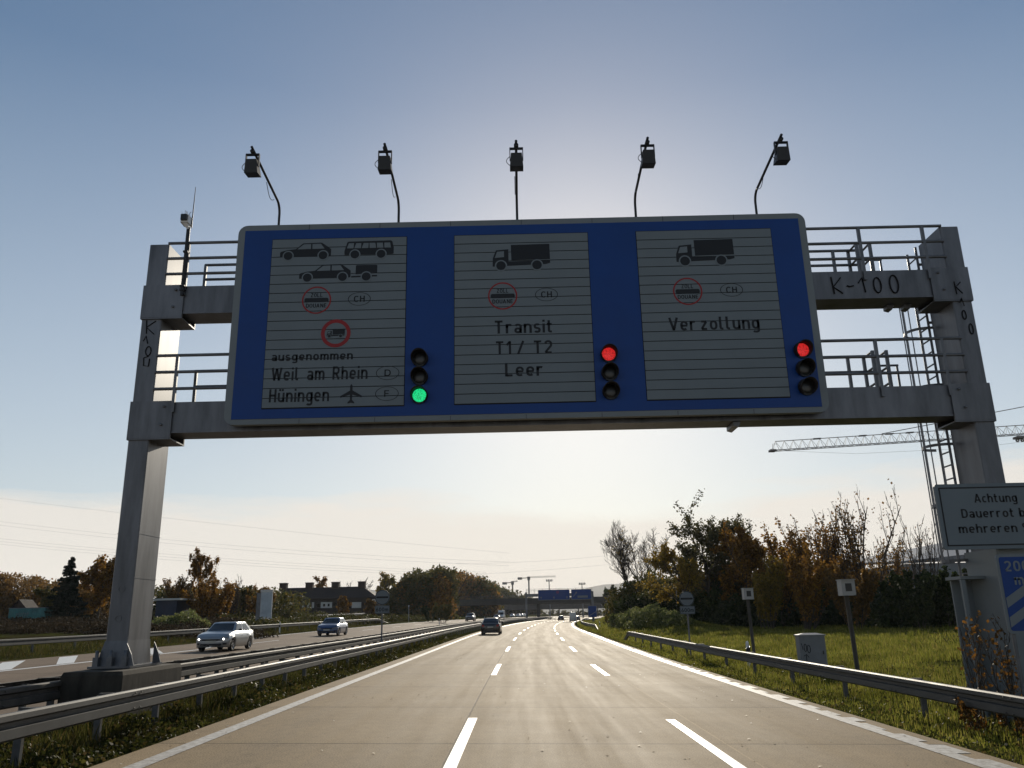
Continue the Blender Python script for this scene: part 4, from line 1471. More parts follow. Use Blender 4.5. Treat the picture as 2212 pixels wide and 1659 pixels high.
# ------------------------------------------------------------------ vehicles
def roundplan(hw, y0, y1, rc=0.16, ns=14, nc=4, bow_f=0.10, bow_b=0.05):
    """rounded outline, counter-clockwise from the right rear corner; front and rear bowed"""
    out = []
    rc = min(rc, hw * 0.5)
    P4 = [((hw, y0 + rc), (hw, y1 - rc)), ((hw - rc, y1), (-hw + rc, y1)), ((-hw, y1 - rc), (-hw, y0 + rc)), ((-hw + rc, y0), (hw - rc, y0))]
    C4 = [(hw - rc, y1 - rc, 0), (-hw + rc, y1 - rc, 90), (-hw + rc, y0 + rc, 180), (hw - rc, y0 + rc, 270)]
    for (a, b), (cx, cy, a0) in zip(P4, C4):
        for k in range(ns + 1):
            t = k / ns
            out.append((a[0] + (b[0] - a[0]) * t, a[1] + (b[1] - a[1]) * t))
        for k in range(1, nc):
            w = radians(a0 + 90 * k / nc)
            out.append((cx + rc * cos(w), cy + rc * sin(w)))
    ym = (y0 + y1) / 2
    res = []
    for x, y in out:
        q = (x / hw) ** 2
        f = max(0, (y - ym) / (y1 - ym)); g_ = max(0, (ym - y) / (ym - y0))
        res.append((x, y - bow_f * q * f ** 4 + bow_b * q * g_ ** 4))
    return res


def make_car(label, cat, group, X, Y, Z, heading, col, kind='hatch', lights=False, name='car', detail=True, scale=1.0):
    """local frame: nose towards +y, x to the right; heading: rotation about z"""
    K = {'hatch': dict(L=4.37, W=1.80, H=1.48, zb=0.20, wb=2.66, fo=0.90, hood=[(0, 0.62), (0.06, 0.70), (0.35, 0.86), (0.9, 0.96), (1.25, 1.0)],
                       cab=(0.98, 4.24, 0.96, 1.85, 3.45), tail=[(0, 0.72), (0.06, 0.92), (0.25, 1.0)]),
         'mini': dict(L=3.70, W=1.66, H=1.52, zb=0.20, wb=2.4, fo=0.70, hood=[(0, 0.66), (0.06, 0.76), (0.4, 0.92), (0.8, 1.0)],
                      cab=(0.75, 3.62, 0.98, 1.6, 3.25), tail=[(0, 0.75), (0.06, 0.95), (0.2, 1.0)]),
         'suv': dict(L=4.6, W=1.86, H=1.70, zb=0.26, wb=2.7, fo=0.90, hood=[(0, 0.72), (0.06, 0.86), (0.35, 1.0), (1.2, 1.10)],
                     cab=(1.05, 4.5, 1.08, 1.95, 4.1), tail=[(0, 0.85), (0.06, 1.05), (0.2, 1.1)]),
         'van': dict(L=5.6, W=2.0, H=2.55, zb=0.28, wb=3.3, fo=0.95, hood=[(0, 0.75), (0.06, 0.95), (0.5, 1.12), (0.9, 1.25)],
                     cab=(0.75, 5.57, 1.2, 1.75, 5.5), tail=[(0, 1.15), (0.1, 1.2), (0.3, 1.25)])}[kind]
    Ln, Wd, H, zb, wb, fo = K['L'], K['W'], K['H'], K['zb'], K['wb'], K['fo']
    e = empty(name, (X, Y, Z), label, cat, group, heading)
    wy = [Ln / 2 - fo, Ln / 2 - fo - wb]
    wr = 0.32 if kind != 'van' else 0.36
    body = MB()
    # lower shell, stations along y
    st = []
    SWF, SWB = 0.30, 0.18        # how far the corners sweep back at nose and tail
    ds = [SWF * r_ ** 4 for r_ in (0.12, 0.3, 0.45, 0.58, 0.7, 0.8, 0.88, 0.95)]
    nm_ = 64 if detail else 26
    ds += [SWF + (Ln - SWF - SWB) * k / nm_ for k in range(nm_ + 1)]
    ds += [Ln - SWB * r_ ** 4 for r_ in (0.95, 0.88, 0.8, 0.7, 0.58, 0.45, 0.3, 0.12)]
    n = len(ds) - 1
    for s_ in ds:
        y = Ln / 2 - s_
        e_ = abs(y) / (Ln / 2)
        w = Wd / 2 * min(1, (s_ / SWF) ** 0.25, ((Ln - s_) / SWB) ** 0.25) * (1 - 0.05 * max(0, (e_ - 0.6) / 0.4) ** 2)
        zt = lerp_tab(K['hood'], s_)
        zt2 = lerp_tab(K['tail'], Ln - s_)
        if s_ > Ln * 0.5: zt = zt2
        arch = zb
        for q in wy:
            dd = abs(y - q)
            ra = wr + 0.055
            if dd < ra: arch = max(arch, wr + sqrt(ra * ra - dd * dd))
        lift = zb + 0.16 * max(0, (e_ - 0.9) / 0.1) ** 2
        arch = max(arch, lift)
        zsh = min(zt - 0.02, 0.70 * zt + 0.04)
        zm = min(max(arch + 0.02, 0.45), zsh - 0.02)
        hx = w * 0.94
        arch = min(arch, zm - 0.01)
        prof = [(w * 0.35, zb + 0.02 + (arch - zb) * 0), (w * 0.955, arch), (w * 0.985, zm), (w, (zm + zsh) / 2), (w * 0.985, zsh), (w * 0.925, zt - 0.012), (w * 0.80, zt + 0.012), (w * 0.40, zt + 0.03), (0, zt + 0.036)]
        st.append([(x, y, z) for x, z in prof] + [(-x, y, z) for x, z in prof[-2::-1]])
    m = len(st[0])
    vs = [p for r_ in st for p in r_]
    fs = [(i * m + k, i * m + k + 1, (i + 1) * m + k + 1, (i + 1) * m + k) for i in range(n) for k in range(m - 1)]
    fs += [(i * m, (i + 1) * m, (i + 2) * m - 1, (i + 1) * m - 1) for i in range(n)]
    body.add(vs, fs, 0, True)
    body.add(st[0], [tuple(range(m))], 0); body.add(st[-1], [tuple(range(m - 1, -1, -1))], 0)
    # cabin as stacked rounded outlines
    ya, yb, zc, yra, yrb = K['cab']
    NL = 10
    NP = len(roundplan(1, 0, 2))
    rows = []
    for j in range(NL + 1):
        v = j / NL
        z = zc - 0.05 + (H - 0.03 - zc + 0.05) * v
        vv = v ** 0.9
        hw = (Wd / 2 * 0.905) * (1 - v) + (Wd / 2 * (0.70 if kind != 'van' else 0.86)) * v
        f = Ln / 2 - (ya + (yra - ya) * vv)
        b = Ln / 2 - (yb + (yrb - yb) * v ** 1.3)
        rows.append([(x, y, z) for x, y in roundplan(hw, b, f)])
    top = [(x * 0.6, (y - sum(q[1] for q in rows[-1]) / NP) * 0.75 + sum(q[1] for q in rows[-1]) / NP, H) for x, y, _ in rows[-1]]
    rows.append(top)
    vs = [p for r_ in rows for p in r_]
    fs = [(j * NP + k, j * NP + (k + 1) % NP, (j + 1) * NP + (k + 1) % NP, (j + 1) * NP + k) for j in range(len(rows) - 1) for k in range(NP)]
    body.add(vs, fs, 0, True)
    body.add(top, [tuple(range(NP))], 0, True)
    bo = body.build('body', col, e, False)

    # windows: patches of the cabin surface, 6 mm proud
    def patch(nm, test, j0, j1, off=0.008):
        mb = MB()
        keep = [k for k in range(NP) if test(k)]
        for j in range(j0, j1):
            for k in keep:
                k2 = (k + 1) % NP
                q = []
                for (jj, kk) in ((j, k), (j, k2), (j + 1, k2), (j + 1, k)):
                    x, y, z = rows[jj][kk]
                    cy = sum(p[1] for p in rows[jj]) / NP
                    l = sqrt(x * x + (y - cy) ** 2)
                    q.append((x * (1 + off / max(0.3, abs(x))) if abs(x) > 0.3 else x, y + (off if y > cy else -off) * (1.6 if abs(y - cy) > 0.8 else 0), z + 0.004))
                mb.add(q, [(0, 1, 2, 3)], 0, True)
        return mb.build(nm, M['glass'], e, False) if mb.v else None
    ang = lambda k: 360 * (k + 0.5) / NP
    corner = 0

    def zone(k):
        x = (rows[4][k][0] + rows[4][(k + 1) % NP][0]) / 2
        y = (rows[4][k][1] + rows[4][(k + 1) % NP][1]) / 2
        hw = max(p[0] for p in rows[4])
        f = max(p[1] for p in rows[4]); b = min(p[1] for p in rows[4])
        if abs(x) < hw * 0.90 and y > (f + b) / 2: return 'F'
        if abs(x) < hw * 0.86 and y < (f + b) / 2: return 'B'
        if abs(x) > hw * 0.985:
            t = (y - b) / (f - b)
            if kind == 'van':
                return ('S' if x > 0 else 'T') if 0.72 < t < 0.93 else None
            if 0.20 < t < 0.95 and not (0.50 < t < 0.57): return 'S' if x > 0 else 'T'
        return None
    j1 = 9
    patch('windscreen', lambda k: zone(k) == 'F', 1 if kind != 'van' else 0, j1 if kind != 'van' else 6)
    if kind != 'van':
        patch('rear_window', lambda k: zone(k) == 'B', 3, j1)
    patch('side_window', lambda k: zone(k) == 'S', 1, j1 - 1 if kind != 'van' else 5)
    patch('side_window', lambda k: zone(k) == 'T', 1, j1 - 1 if kind != 'van' else 5)
    # wheels
    w0 = None
    for q in wy:
        for sx in (-1, 1):
            t_ = MB()
            xo = Wd / 2 - 0.02
            t_.lathe([(-0.20, wr - 0.09), (-0.20, wr - 0.02), (-0.17, wr), (-0.03, wr), (0.0, wr - 0.02), (0.0, wr - 0.085), (-0.04, wr - 0.09)], (sx * xo, q, wr), (sx, 0, 0), 24)
            ty = t_.build('wheel', M['tyre'], e, False)
            if detail:
                r_ = MB()
                r_.lathe([(-0.05, wr - 0.088), (-0.015, wr - 0.09), (-0.015, wr - 0.12), (-0.05, wr - 0.125)], (sx * xo, q, wr), (sx, 0, 0), 20)
                for k in range(5):
                    a = 2 * pi * k / 5
                    c = Vector((sx * (xo - 0.03), q + cos(a) * 0.12, wr + sin(a) * 0.12))
                    r_.obox(c, (0.008, 0, 0), (0, cos(a) * 0.10, sin(a) * 0.10), (0, -sin(a) * 0.028, cos(a) * 0.028))
                r_.lathe([(0, 0.05), (0.025, 0.045), (0.025, 0)], (sx * (xo - 0.04), q, wr), (sx, 0, 0), 12)
                r_.build('rim', M['rim'], ty, False)
    # nose
    yn = Ln / 2
    fr = MB()
    hz = K['hood'][1][1] - 0.10

    def bow(x): return yn + 0.004 - SWF * min(1, abs(x) / (Wd / 2 * 0.955)) ** 4
    def band(mb, xa, xb, za, zb2, off=0.0, nseg=10):
        for k in range(nseg):
            a, b = xa + (xb - xa) * k / nseg, xa + (xb - xa) * (k + 1) / nseg
            q = [(a, bow(a) + off, za), (b, bow(b) + off, za), (b, bow(b) + off, zb2), (a, bow(a) + off, zb2)]
            qb = [(p[0], p[1] - 0.06, p[2]) for p in q]
            mb.add(q + qb, [(3, 2, 1, 0), (0, 1, 5, 4), (2, 3, 7, 6), (1, 2, 6, 5), (3, 0, 4, 7)], 0, True)
    hw = Wd / 2
    band(fr, -hw * 0.52, hw * 0.52, hz - 0.06, hz + 0.03)
    fr.build('grille', M['trim'], e, False)
    fr = MB(); band(fr, -hw * 0.62, hw * 0.62, zb + 0.10, zb + 0.20, 0.006); band(fr, -hw * 0.86, -hw * 0.68, zb + 0.14, zb + 0.24, 0.01); band(fr, hw * 0.68, hw * 0.86, zb + 0.14, zb + 0.24, 0.01)
    fr.build('lower_intake', M['trim'], e, False)
    for sx in (-1, 1):
        h_ = MB()
        for k in range(7):
            a, b = hw * (0.52 + 0.058 * k), hw * (0.52 + 0.058 * (k + 1))
            lz, lz2 = hz + 0.012 * k, hz + 0.012 * (k + 1)
            q = [(sx * a, bow(a) + 0.014, lz - 0.07), (sx * b, bow(b) + 0.014, lz2 - 0.07), (sx * b, bow(b) + 0.004, lz2 + 0.06), (sx * a, bow(a) + 0.004, lz + 0.045)]
            qb = [(p[0], p[1] - 0.08, p[2]) for p in q]
            h_.add(q + qb, [(0, 1, 2, 3), (0, 4, 5, 1), (2, 6, 7, 3), (1, 5, 6, 2), (3, 7, 4, 0)], 0, True)
        hl = h_.build('headlight', M['headlamp'], e, False)
        if lights:
            b_ = MB(); b_.lathe([(0, 0.05), (0.012, 0.04), (0.016, 0)], (sx * hw * 0.72, bow(hw * 0.68) + 0.014, hz + 0.02), (0, 1, 0), 12)
            b_.build('bulb', M['lamp_on'], hl, False)
    p_ = MB(); p_.box(-0.26, 0.26, yn + 0.012, yn + 0.024, zb + 0.24, zb + 0.35); p_.build('number_plate', M['plate'], e, False)
    # tail
    p_ = MB(); p_.box(-0.26, 0.26, -yn - 0.022, -yn - 0.012, zb + 0.42, zb + 0.53); p_.build('number_plate', M['plate'], e, False)
    p_ = MB(); p_.box(-hw * 0.78, hw * 0.78, -yn - 0.02, -yn + 0.10, zb - 0.03, zb + 0.16); p_.build('rear_bumper', M['trim'], e, False)
    for sx in (-1, 1):
        p_ = MB()
        zt = K['tail'][1][1]
        p_.box(min(sx * hw * 0.62, sx * hw * 0.86), max(sx * hw * 0.62, sx * hw * 0.86), -yn - 0.012, -yn + 0.14, zt - 0.20, zt - 0.04)
        p_.build('tail_light', M['taillamp'], e, False)
    # mirrors
    if detail:
        for sx in (-1, 1):
            p_ = MB()
            vs = []
            cy = Ln / 2 - ya - 0.55
            c = Vector((sx * (hw + 0.10), cy, zc + 0.10))
            for j in range(5):
                for k in range(8):
                    a, b = pi * j / 4, 2 * pi * k / 8
                    vs.append(c + Vector((0.10 * cos(a), 0.055 * sin(a) * cos(b), 0.07 * sin(a) * sin(b))))
            p_.add(vs, [(j * 8 + k, j * 8 + (k + 1) % 8, (j + 1) * 8 + (k + 1) % 8, (j + 1) * 8 + k) for j in range(4) for k in range(8)], 0, True)
            p_.tube([c, (sx * (hw - 0.07), cy, zc + 0.03)], 0.02, 6)
            p_.build('wing_mirror', M['trim'], e, False)
        for sx in (-1, 1):
            p_ = MB(); 
            for ys_ in (-0.05, -0.95):
                p_.box(min(sx * (hw - 0.01), sx * (hw + 0.008)), max(sx * (hw - 0.01), sx * (hw + 0.008)), ys_, ys_ + 0.16, zc - 0.20, zc - 0.175)
            p_.build('door_handle', M['trim'], e, False)
    return e


M['silver'] = paint('silver car paint', (0.26, 0.275, 0.29), 0.32, 0.5)
M['carblue'] = paint('blue car paint', (0.03, 0.065, 0.15), 0.3, 0.5)
M['carblack'] = paint('black car paint', (0.010, 0.010, 0.011), 0.3, 0.2)
M['cargrey'] = paint('dark grey car paint', (0.06, 0.062, 0.066), 0.3, 0.4)
M['carwhite'] = paint('white car paint', (0.62, 0.62, 0.62), 0.3, 0.0)


def on_road(px, u_, y):   # vehicles stand on the road sheet
    q = P(u_, y)
    return q


def heading(y): return -atan2(2 * max(0, y - 16) / 5250, 1)


def drive(label, cat, u, y, mat, kind, towards, lights=False, group=None, detail=True):
    q = P(u, y, 0.012)
    return make_car(label, cat, group, q.x, q.y, q.z, heading(y) + (pi if towards else 0), mat, kind, lights, detail=detail, name={'van': 'van', 'suv': 'car'}.get(kind, 'car'))


drive('silver hatchback with lit headlamps, nearest car on the opposite carriageway', 'car', -16.35, 46.4, M['silver'], 'hatch', True, True)
drive('blue hatchback driving towards us behind the silver car', 'car', -16.9, 73.2, M['carblue'], 'hatch', True)
drive('black hatchback seen from behind in the left lane ahead', 'car', -3.45, 79.0, M['carblack'], 'hatch', False)

# ------------------------------------------------------------------ distant vehicles
def drive_px(label, kind, mat, px, py, Y, towards, group=None):
    q = at(px, py, Y)
    u = q.x - curve(Y)
    w = P(u, Y, 0.012)
    return make_car(label, 'van' if kind == 'van' else 'car', group, w.x, w.y, w.z, heading(Y) + (pi if towards else 0), mat, kind, False, name='van' if kind == 'van' else 'car', detail=False)


drive_px('dark grey people carrier approaching on the opposite carriageway left of the black car', 'suv', M['cargrey'], 1016.5, 1342, 180, True)
drive_px('small dark car approaching, half behind the rail above the black hatchback', 'hatch', M['cargrey'], 1074, 1336, 235, True)
drive_px('white van approaching just behind the small dark car', 'van', M['carwhite'], 1083, 1335, 262, True)
for px, Y, lab in ((1107, 340, 'tiny white car approaching under the bridge, leftmost of the white cars'), (1120, 355, 'tiny white car approaching under the bridge, second white car from the left'),
                   (1127, 385, 'tiny white car approaching under the bridge, third white car from the left'), (1132, 400, 'tiny white car approaching under the bridge, nearest the pier')):
    drive_px(lab, 'hatch', M['carwhite'], px, 1334, Y, True, 'white cars far off under the bridge')
drive_px('small dark car driving away in the middle of the road under the blue signs', 'hatch', M['carblack'], 1212, 1337, 262, False)
drive_px('silver white van driving away in the right lane near the bridge', 'van', M['silver'], 1238, 1338, 232, False)
drive_px('dark car driving away beside the silver white van', 'hatch', M['cargrey'], 1247.5, 1337, 275, False)

# ------------------------------------------------------------------ second gantry before the bridge
Y = 235
pL, pR = at(1136.6, 1286, Y), at(1280, 1286, Y)
e = empty('sign_gantry', ((pL.x + pR.x) / 2, Y, Zg(8, Y)), 'distant grey gantry carrying two blue direction signs in front of the bridge', 'gantry')
for p in (pL, pR):
    m_ = MB(); m_.box(p.x - 0.3, p.x + 0.3, Y + 0.3, Y + 1.0, -0.6, 8.1); m_.build('column', M['galv'], e)
m_ = MB(); m_.box(pL.x - 0.3, pR.x + 0.3, Y + 0.35, Y + 0.95, 6.9, 7.7); m_.build('beam', M['galv'], e)
m_ = MB()
for h in (8.2, 8.6, 9.0):
    m_.tube([(pL.x, Y + 0.9, h), (pR.x, Y + 0.9, h)], 0.04, 5)
for k in range(9):
    x = pL.x + (pR.x - pL.x) * k / 8
    m_.box(x - 0.04, x + 0.04, Y + 0.87, Y + 0.93, 7.7, 9.0)
m_.build('railing', M['galv_dark'], e)
for (ax_, ay, bx, by), lab, nm in (((1162, 1274.5, 1231, 1295.5), 'left of the two distant blue signs, with three white lane arrows', 'a'),
                                  ((1233.5, 1273, 1278, 1294.5), 'right of the two distant blue signs, with a diagonal exit arrow', 'b')):
    a, b = at(ax_, ay, Y), at(bx, by, Y)
    s = empty('direction_sign', ((a.x + b.x) / 2, Y, b.z), lab, 'road sign', None)
    m_ = MB(); m_.prism(rr_xz(a.x, b.x, b.z, a.z, 0.2), Y, Y + 0.12); m_.build('sign_edge', M['signframe'], s)
    m_ = MB(); m_.prism(rr_xz(a.x + 0.12, b.x - 0.12, b.z + 0.12, a.z - 0.12, 0.15), Y - 0.02, Y - 0.004); bo = m_.build('blue_board', M['signblue'], s)
    m_ = MB()
    w, h = b.x - a.x, a.z - b.z
    if nm == 'a':
        for f in (0.09, 0.50, 0.91):
            x, z = a.x + w * f, b.z + h * 0.22
            m_.prism([(x - 0.07, z - 0.35), (x + 0.07, z - 0.35), (x + 0.07, z + 0.1), (x - 0.07, z + 0.1)], Y - 0.04, Y - 0.022)
            m_.prism([(x - 0.3, z + 0.05), (x + 0.3, z + 0.05), (x, z + 0.42)], Y - 0.06, Y - 0.042)
        m_.build('lane_arrow', M['signwhite'], bo)
        m_ = MB(); m_.ring(a.x + w * 0.62, b.z + h * 0.75, 0.2, 0.33, Y - 0.04, Y - 0.022, 20); m_.build('red_ring', M['signred'], bo)
    else:
        x, z = a.x + w * 0.09, b.z + h * 0.28
        x2, z2 = a.x + w * 0.25, b.z + h * 0.66
        d = Vector((x2 - x, 0, z2 - z)).normalized(); nrm = Vector((-d.z, 0, d.x))
        m_.obox(((x + x2) / 2, Y - 0.03, (z + z2) / 2), d * ((x2 - x) / 1.4), (0, 0.008, 0), nrm * 0.08)
        m_.prism([(x2 + 0.25, z2 + 0.28), (x2 - 0.28, z2 + 0.22), (x2 + 0.18, z2 - 0.26)], Y - 0.06, Y - 0.04)
        m_.build('exit_arrow', M['signwhite'], bo)
        m_ = MB(); m_.prism(rr_xz(a.x + w * 0.31, a.x + w * 0.82, b.z + h * 0.17, b.z + h * 0.38, 0.05), Y - 0.04, Y - 0.022); m_.build('white_bar', M['signwhite'], bo)

# ------------------------------------------------------------------ road bridge
M['bridge'] = pbr('bridge concrete', (0.055, 0.052, 0.048), 0.85, 0, 0.2, 0.25, 0.4)
Y = 310
e = empty('road_bridge', (10, Y, Zg(0, Y)), 'dark concrete road bridge crossing the motorway behind the distant blue signs', 'bridge')
m_ = MB(); m_.box(-75, 120, Y, Y + 13, 5.9, 7.1); m_.build('deck', M['bridge'], e)
m_ = MB(); m_.box(-75, 120, Y - 0.35, Y + 0.1, 6.8, 8.05); m_.build('parapet', M['bridge'], e)
m_ = MB()
for h in (8.35, 8.75, 9.1):
    m_.tube([(-30, Y, h), (pL.x + 14, Y, h)], 0.035, 5)
for k in range(22):
    m_.box(-30 + 2 * k - 0.03, -30 + 2 * k + 0.03, Y - 0.03, Y + 0.03, 8.05, 9.1)
m_.build('railing', M['galv_dark'], e)
for px in (1152, 1157):
    p = at(1164, 1310, Y + 5)
    m_ = MB(); m_.box(p.x - 0.8 + (0 if px == 1152 else 0.2), p.x + 0.2 + (0 if px == 1152 else 0.2), Y + (2 if px == 1152 else 8), Y + (3.4 if px == 1152 else 9.4), -2, 5.9); m_.build('pier', M['bridge'], e)
for xa, xb in ((-75, -34), (33, 120)):
    m_ = MB(); m_.box(xa, xb, Y + 0.8, Y + 12, -3, 5.9); m_.build('abutment', M['bridge'], e)
# customs station canopy far beyond the bridge
e = empty('customs_canopy', (22, 560, 0), 'long low customs station roof glimpsed under the bridge', 'canopy')
m_ = MB(); m_.box(-30, 70, 560, 580, 5.6, 10.4); m_.build('roof', M['bridge'], e)
for k in range(8):
    m_ = MB(); m_.box(-26 + 13 * k, -25.3 + 13 * k, 569, 569.7, -3, 5.6); m_.build('column', M['bridge'], e)

# ------------------------------------------------------------------ light masts, cranes
for px, py, Y, lab in ((1186, 1255, 450, 'tall floodlight mast rising over the left distant blue sign'), (1257, 1262, 450, 'floodlight mast rising over the right distant blue sign')):
    p = at(px, py, Y)
    e = empty('light_mast', (p.x, Y, -2), lab, 'light mast', 'light masts beyond the bridge')
    m_ = MB(); m_.tube([(p.x, Y, -2), (p.x, Y, p.z)], [0.4, 0.22], 8); m_.build('pole', M['galv_dark'], e)
    m_ = MB()
    m_.box(p.x - 1.7, p.x + 1.7, Y - 0.3, Y + 0.3, p.z - 0.25, p.z)
    for k in range(4):
        m_.box(p.x - 1.6 + k * 0.95, p.x - 1.0 + k * 0.95, Y - 0.6, Y + 0.2, p.z, p.z + 0.8)
    m_.build('lamp_head', M['galv_dark'], e)

M['crane_far'] = pbr('crane steel', (0.14, 0.13, 0.12), 0.6, 0.1, 0.3, 0.2, 0.4)


def lattice(mb, a, b, w, h, n, r, tri=True):
    """triangular lattice jib from a to b: two bottom chords, one top chord"""
    a, b = Vector(a), Vector(b)
    d = (b - a).normalized(); s_ = d.cross(Vector((0, 0, 1))).normalized(); up = s_.cross(d)
    bl = lambda t, sx: a + (b - a) * t + s_ * (sx * w / 2)
    tp = lambda t: a + (b - a) * t + up * h
    mb.tube([bl(0, -1), bl(1, -1)], r, 5); mb.tube([bl(0, 1), bl(1, 1)], r, 5)
    mb.tube([tp(0.5 / n), tp(1 - 0.0 / n)], r, 5)
    for k in range(n):
        t0, tm, t1 = k / n, (k + 0.5) / n, (k + 1) / n
        for sx in (-1, 1):
            mb.tube([bl(t0, sx), tp(tm), bl(t1, sx)], r * 0.55, 4)
        mb.tube([bl(t0, -1), bl(t0, 1), bl(t1, -1)], r * 0.5, 4)


tip, r_ = at(1668, 974, 150), at(2212, 938, 150)
d = (r_ - tip).normalized()
root = tip + d * 64
e = empty('tower_crane', (root.x, root.y, 0), 'large tower crane whose lattice jib reaches in from the right below the gantry beam', 'crane')
m_ = MB(); lattice(m_, tip, root, 1.4, 1.75, 38, 0.075); jb = m_.build('jib', M['crane_far'], e)
m_ = MB()
m_.box(tip.x - 0.5, tip.x + 0.6, 149.3, 150.7, tip.z - 0.15, tip.z + 0.2)
m_.tube([tip + Vector((0.2, 0, 0)), tip + Vector((0.2, 0, 1.3)), tip + Vector((1.1, 0, 1.3))], 0.04, 4)
for f in (0.135, 0.27, 0.35, 0.41):
    q = tip + d * (64 * f) + Vector((0, 0, 1.75)); m_.obox(q, d * 0.7, (0, 0.3, 0), (0, 0, 0.1))
m_.build('jib_fittings', M['crane_far'], jb)
apex = root + Vector((3.5, 0, 9.5))
m_ = MB()
m_.tube([at(1905, 937, 150), at(2212, 878.5, 150), apex], 0.075, 5)
m_.tube([tip + d * 0.8, at(1850, 980, 150), at(2100, 968, 150), root - Vector((0, 0, 0.5))], 0.02, 4)
m_.build('pendant_bar', M['crane_far'], e)
m_ = MB(); q = at(2203, 950, 150)
m_.box(q.x - 0.8, q.x + 0.8, 149.2, 150.8, q.z + 0.2, q.z + 0.6)
for o in (-0.45, 0.45):
    m_.ring(q.x + o, q.z - 0.1, 0.12, 0.34, 149.9, 150.1, 16)
m_.build('trolley', M['crane_far'], e)
m_ = MB()
for sx in (-1, 1):
    for sy in (-1, 1):
        m_.tube([(root.x + sx, 150 + sy, 0), (root.x + sx, 150 + sy, root.z), apex], 0.12, 4)
for k in range(14):
    z = k * root.z / 14
    m_.tube([(root.x - 1, 149, z), (root.x + 1, 149, z + root.z / 14)], 0.06, 4)
    m_.tube([(root.x - 1, 151, z + root.z / 14), (root.x + 1, 151, z)], 0.06, 4)
m_.build('tower', M['crane_far'], e)

for px, py, lx, ly, rx, ry, lab in ((1142, 1248, 1123, 1249, 1200, 1246, 'distant tower crane with a long jib pointing right above the blue signs'),
                                    (1107, 1258, 1090, 1259.5, 1118, 1256, 'smaller distant tower crane left of the long-jibbed one, over the wooded hill')):
    Y = 900
    a, b, c_ = at(px, py, Y), at(lx, ly, Y), at(rx, ry, Y)
    e = empty('tower_crane', (a.x, Y, 0), lab, 'crane', 'cranes on the horizon')
    m_ = MB(); m_.box(a.x - 0.8, a.x + 0.8, Y - 0.8, Y + 0.8, -8, a.z); m_.build('tower', M['crane_far'], e)
    m_ = MB()
    lattice(m_, a, c_ if 'long' in lab.split('jib')[0] else b, 1.2, 1.1, 14, 0.16)
    m_.build('jib', M['crane_far'], e)
    o = b if 'long' in lab.split('jib')[0] else c_
    m_ = MB(); m_.tube([a, o], 0.5, 5); m_.box(o.x - 2.5, o.x + 2.5, Y - 1, Y + 1, o.z - 1.6, o.z + 0.9); m_.build('counterweight', M['crane_far'], e)
    m_ = MB(); m_.box(a.x - 1.6, a.x + 1.6, Y - 1.2, Y + 1.2, a.z - 2.5, a.z + 1.2); m_.build('cab', M['crane_far'], e)

# ------------------------------------------------------------------ overhead power cables
M['wire'] = pbr('overhead wire', (0.16, 0.16, 0.17), 0.5, 0.3, 0.4, 0.1, 0.2)
WI = [((-60, 1069), (560, 1141), (1100, 1195), 'topmost pale power cable crossing the sky on the left'),
      ((-60, 1119), (500, 1178), (1100, 1214), 'upper cable of the pair just under the topmost power cable'),
      ((-60, 1127), (500, 1186), (1100, 1222), 'lower cable of the pair just under the topmost power cable'),
      ((-60, 1157), (300, 1192), (1050, 1236), 'uppermost of the low bundle of power cables above the conifer'),
      ((-60, 1163), (300, 1198), (1050, 1241), 'middle one of the low bundle of power cables above the conifer'),
      ((-60, 1169), (300, 1204), (1050, 1246), 'lowest of the low bundle of power cables above the conifer'),
      ((1030, 1240), (1180, 1231), (1420, 1208), 'lower power cable rising to the right over the distant cranes'),
      ((985, 1217), (1200, 1210), (1420, 1186), 'upper power cable rising to the right over the distant cranes')]
for a, b, c_, lab in WI:
    pts = []
    Y = 230
    for k in range(25):
        t_ = k / 24
        x = a[0] + (c_[0] - a[0]) * t_
        # quadratic through three points
        x0_, x1_, x2_ = a[0], b[0], c_[0]
        yv = a[1] * (x - x1_) * (x - x2_) / ((x0_ - x1_) * (x0_ - x2_)) + b[1] * (x - x0_) * (x - x2_) / ((x1_ - x0_) * (x1_ - x2_)) + c_[1] * (x - x0_) * (x - x1_) / ((x2_ - x0_) * (x2_ - x1_))
        pts.append(at(x, yv, Y))
    m_ = MB(); m_.tube(pts, 0.017, 5)
    tag(m_.build('power_cable', M['wire']), lab, 'cable', 'overhead power cables')

# ------------------------------------------------------------------ buildings on the left
M['roof'] = pbr('dark roof tiles', (0.024, 0.019, 0.017), 0.85, 0, 0.2, 0.25, 1.5)
M['wallw'] = pbr('white render', (0.42, 0.42, 0.40), 0.8, 0, 0.2, 0.12, 0.8)
M['wood'] = pbr('dark timber', (0.03, 0.026, 0.023), 0.8, 0, 0.2, 0.3, 1.5)
M['chim'] = pbr('chimney brick', (0.04, 0.028, 0.024), 0.9, 0, 0.2, 0.3, 3)
Y = 200
k_ = 200 / 125
A, B = at(592, 1293, Y), at(815, 1292, Y)
RZ = at(690, 1267, Y).z
x0, x1 = A.x, B.x
ez = (A.z + B.z) / 2
gz0 = 1.2
e = empty('row_house', ((x0 + x1) / 2, Y + 5, gz0), 'long dark row house with four chimneys and white panels between its windows', 'house')
m_ = MB(); m_.box(x0 + 0.6, x1 - 0.6, Y + 0.8, Y + 9.2, gz0, ez); wl = m_.build('wall', M['wood'], e)
m_ = MB()
xm0, xm1 = x0 + 1.2, x1 - 4.5
vs = [(x0, Y, ez), (x1, Y, ez), (x1, Y + 10, ez), (x0, Y + 10, ez), (xm0, Y + 5, RZ), (xm1, Y + 5, RZ)]
m_.add(vs, [(0, 1, 5, 4), (2, 3, 4, 5), (1, 2, 5), (3, 0, 4), (3, 2, 1, 0)])
rf = m_.build('roof', M['roof'], e)
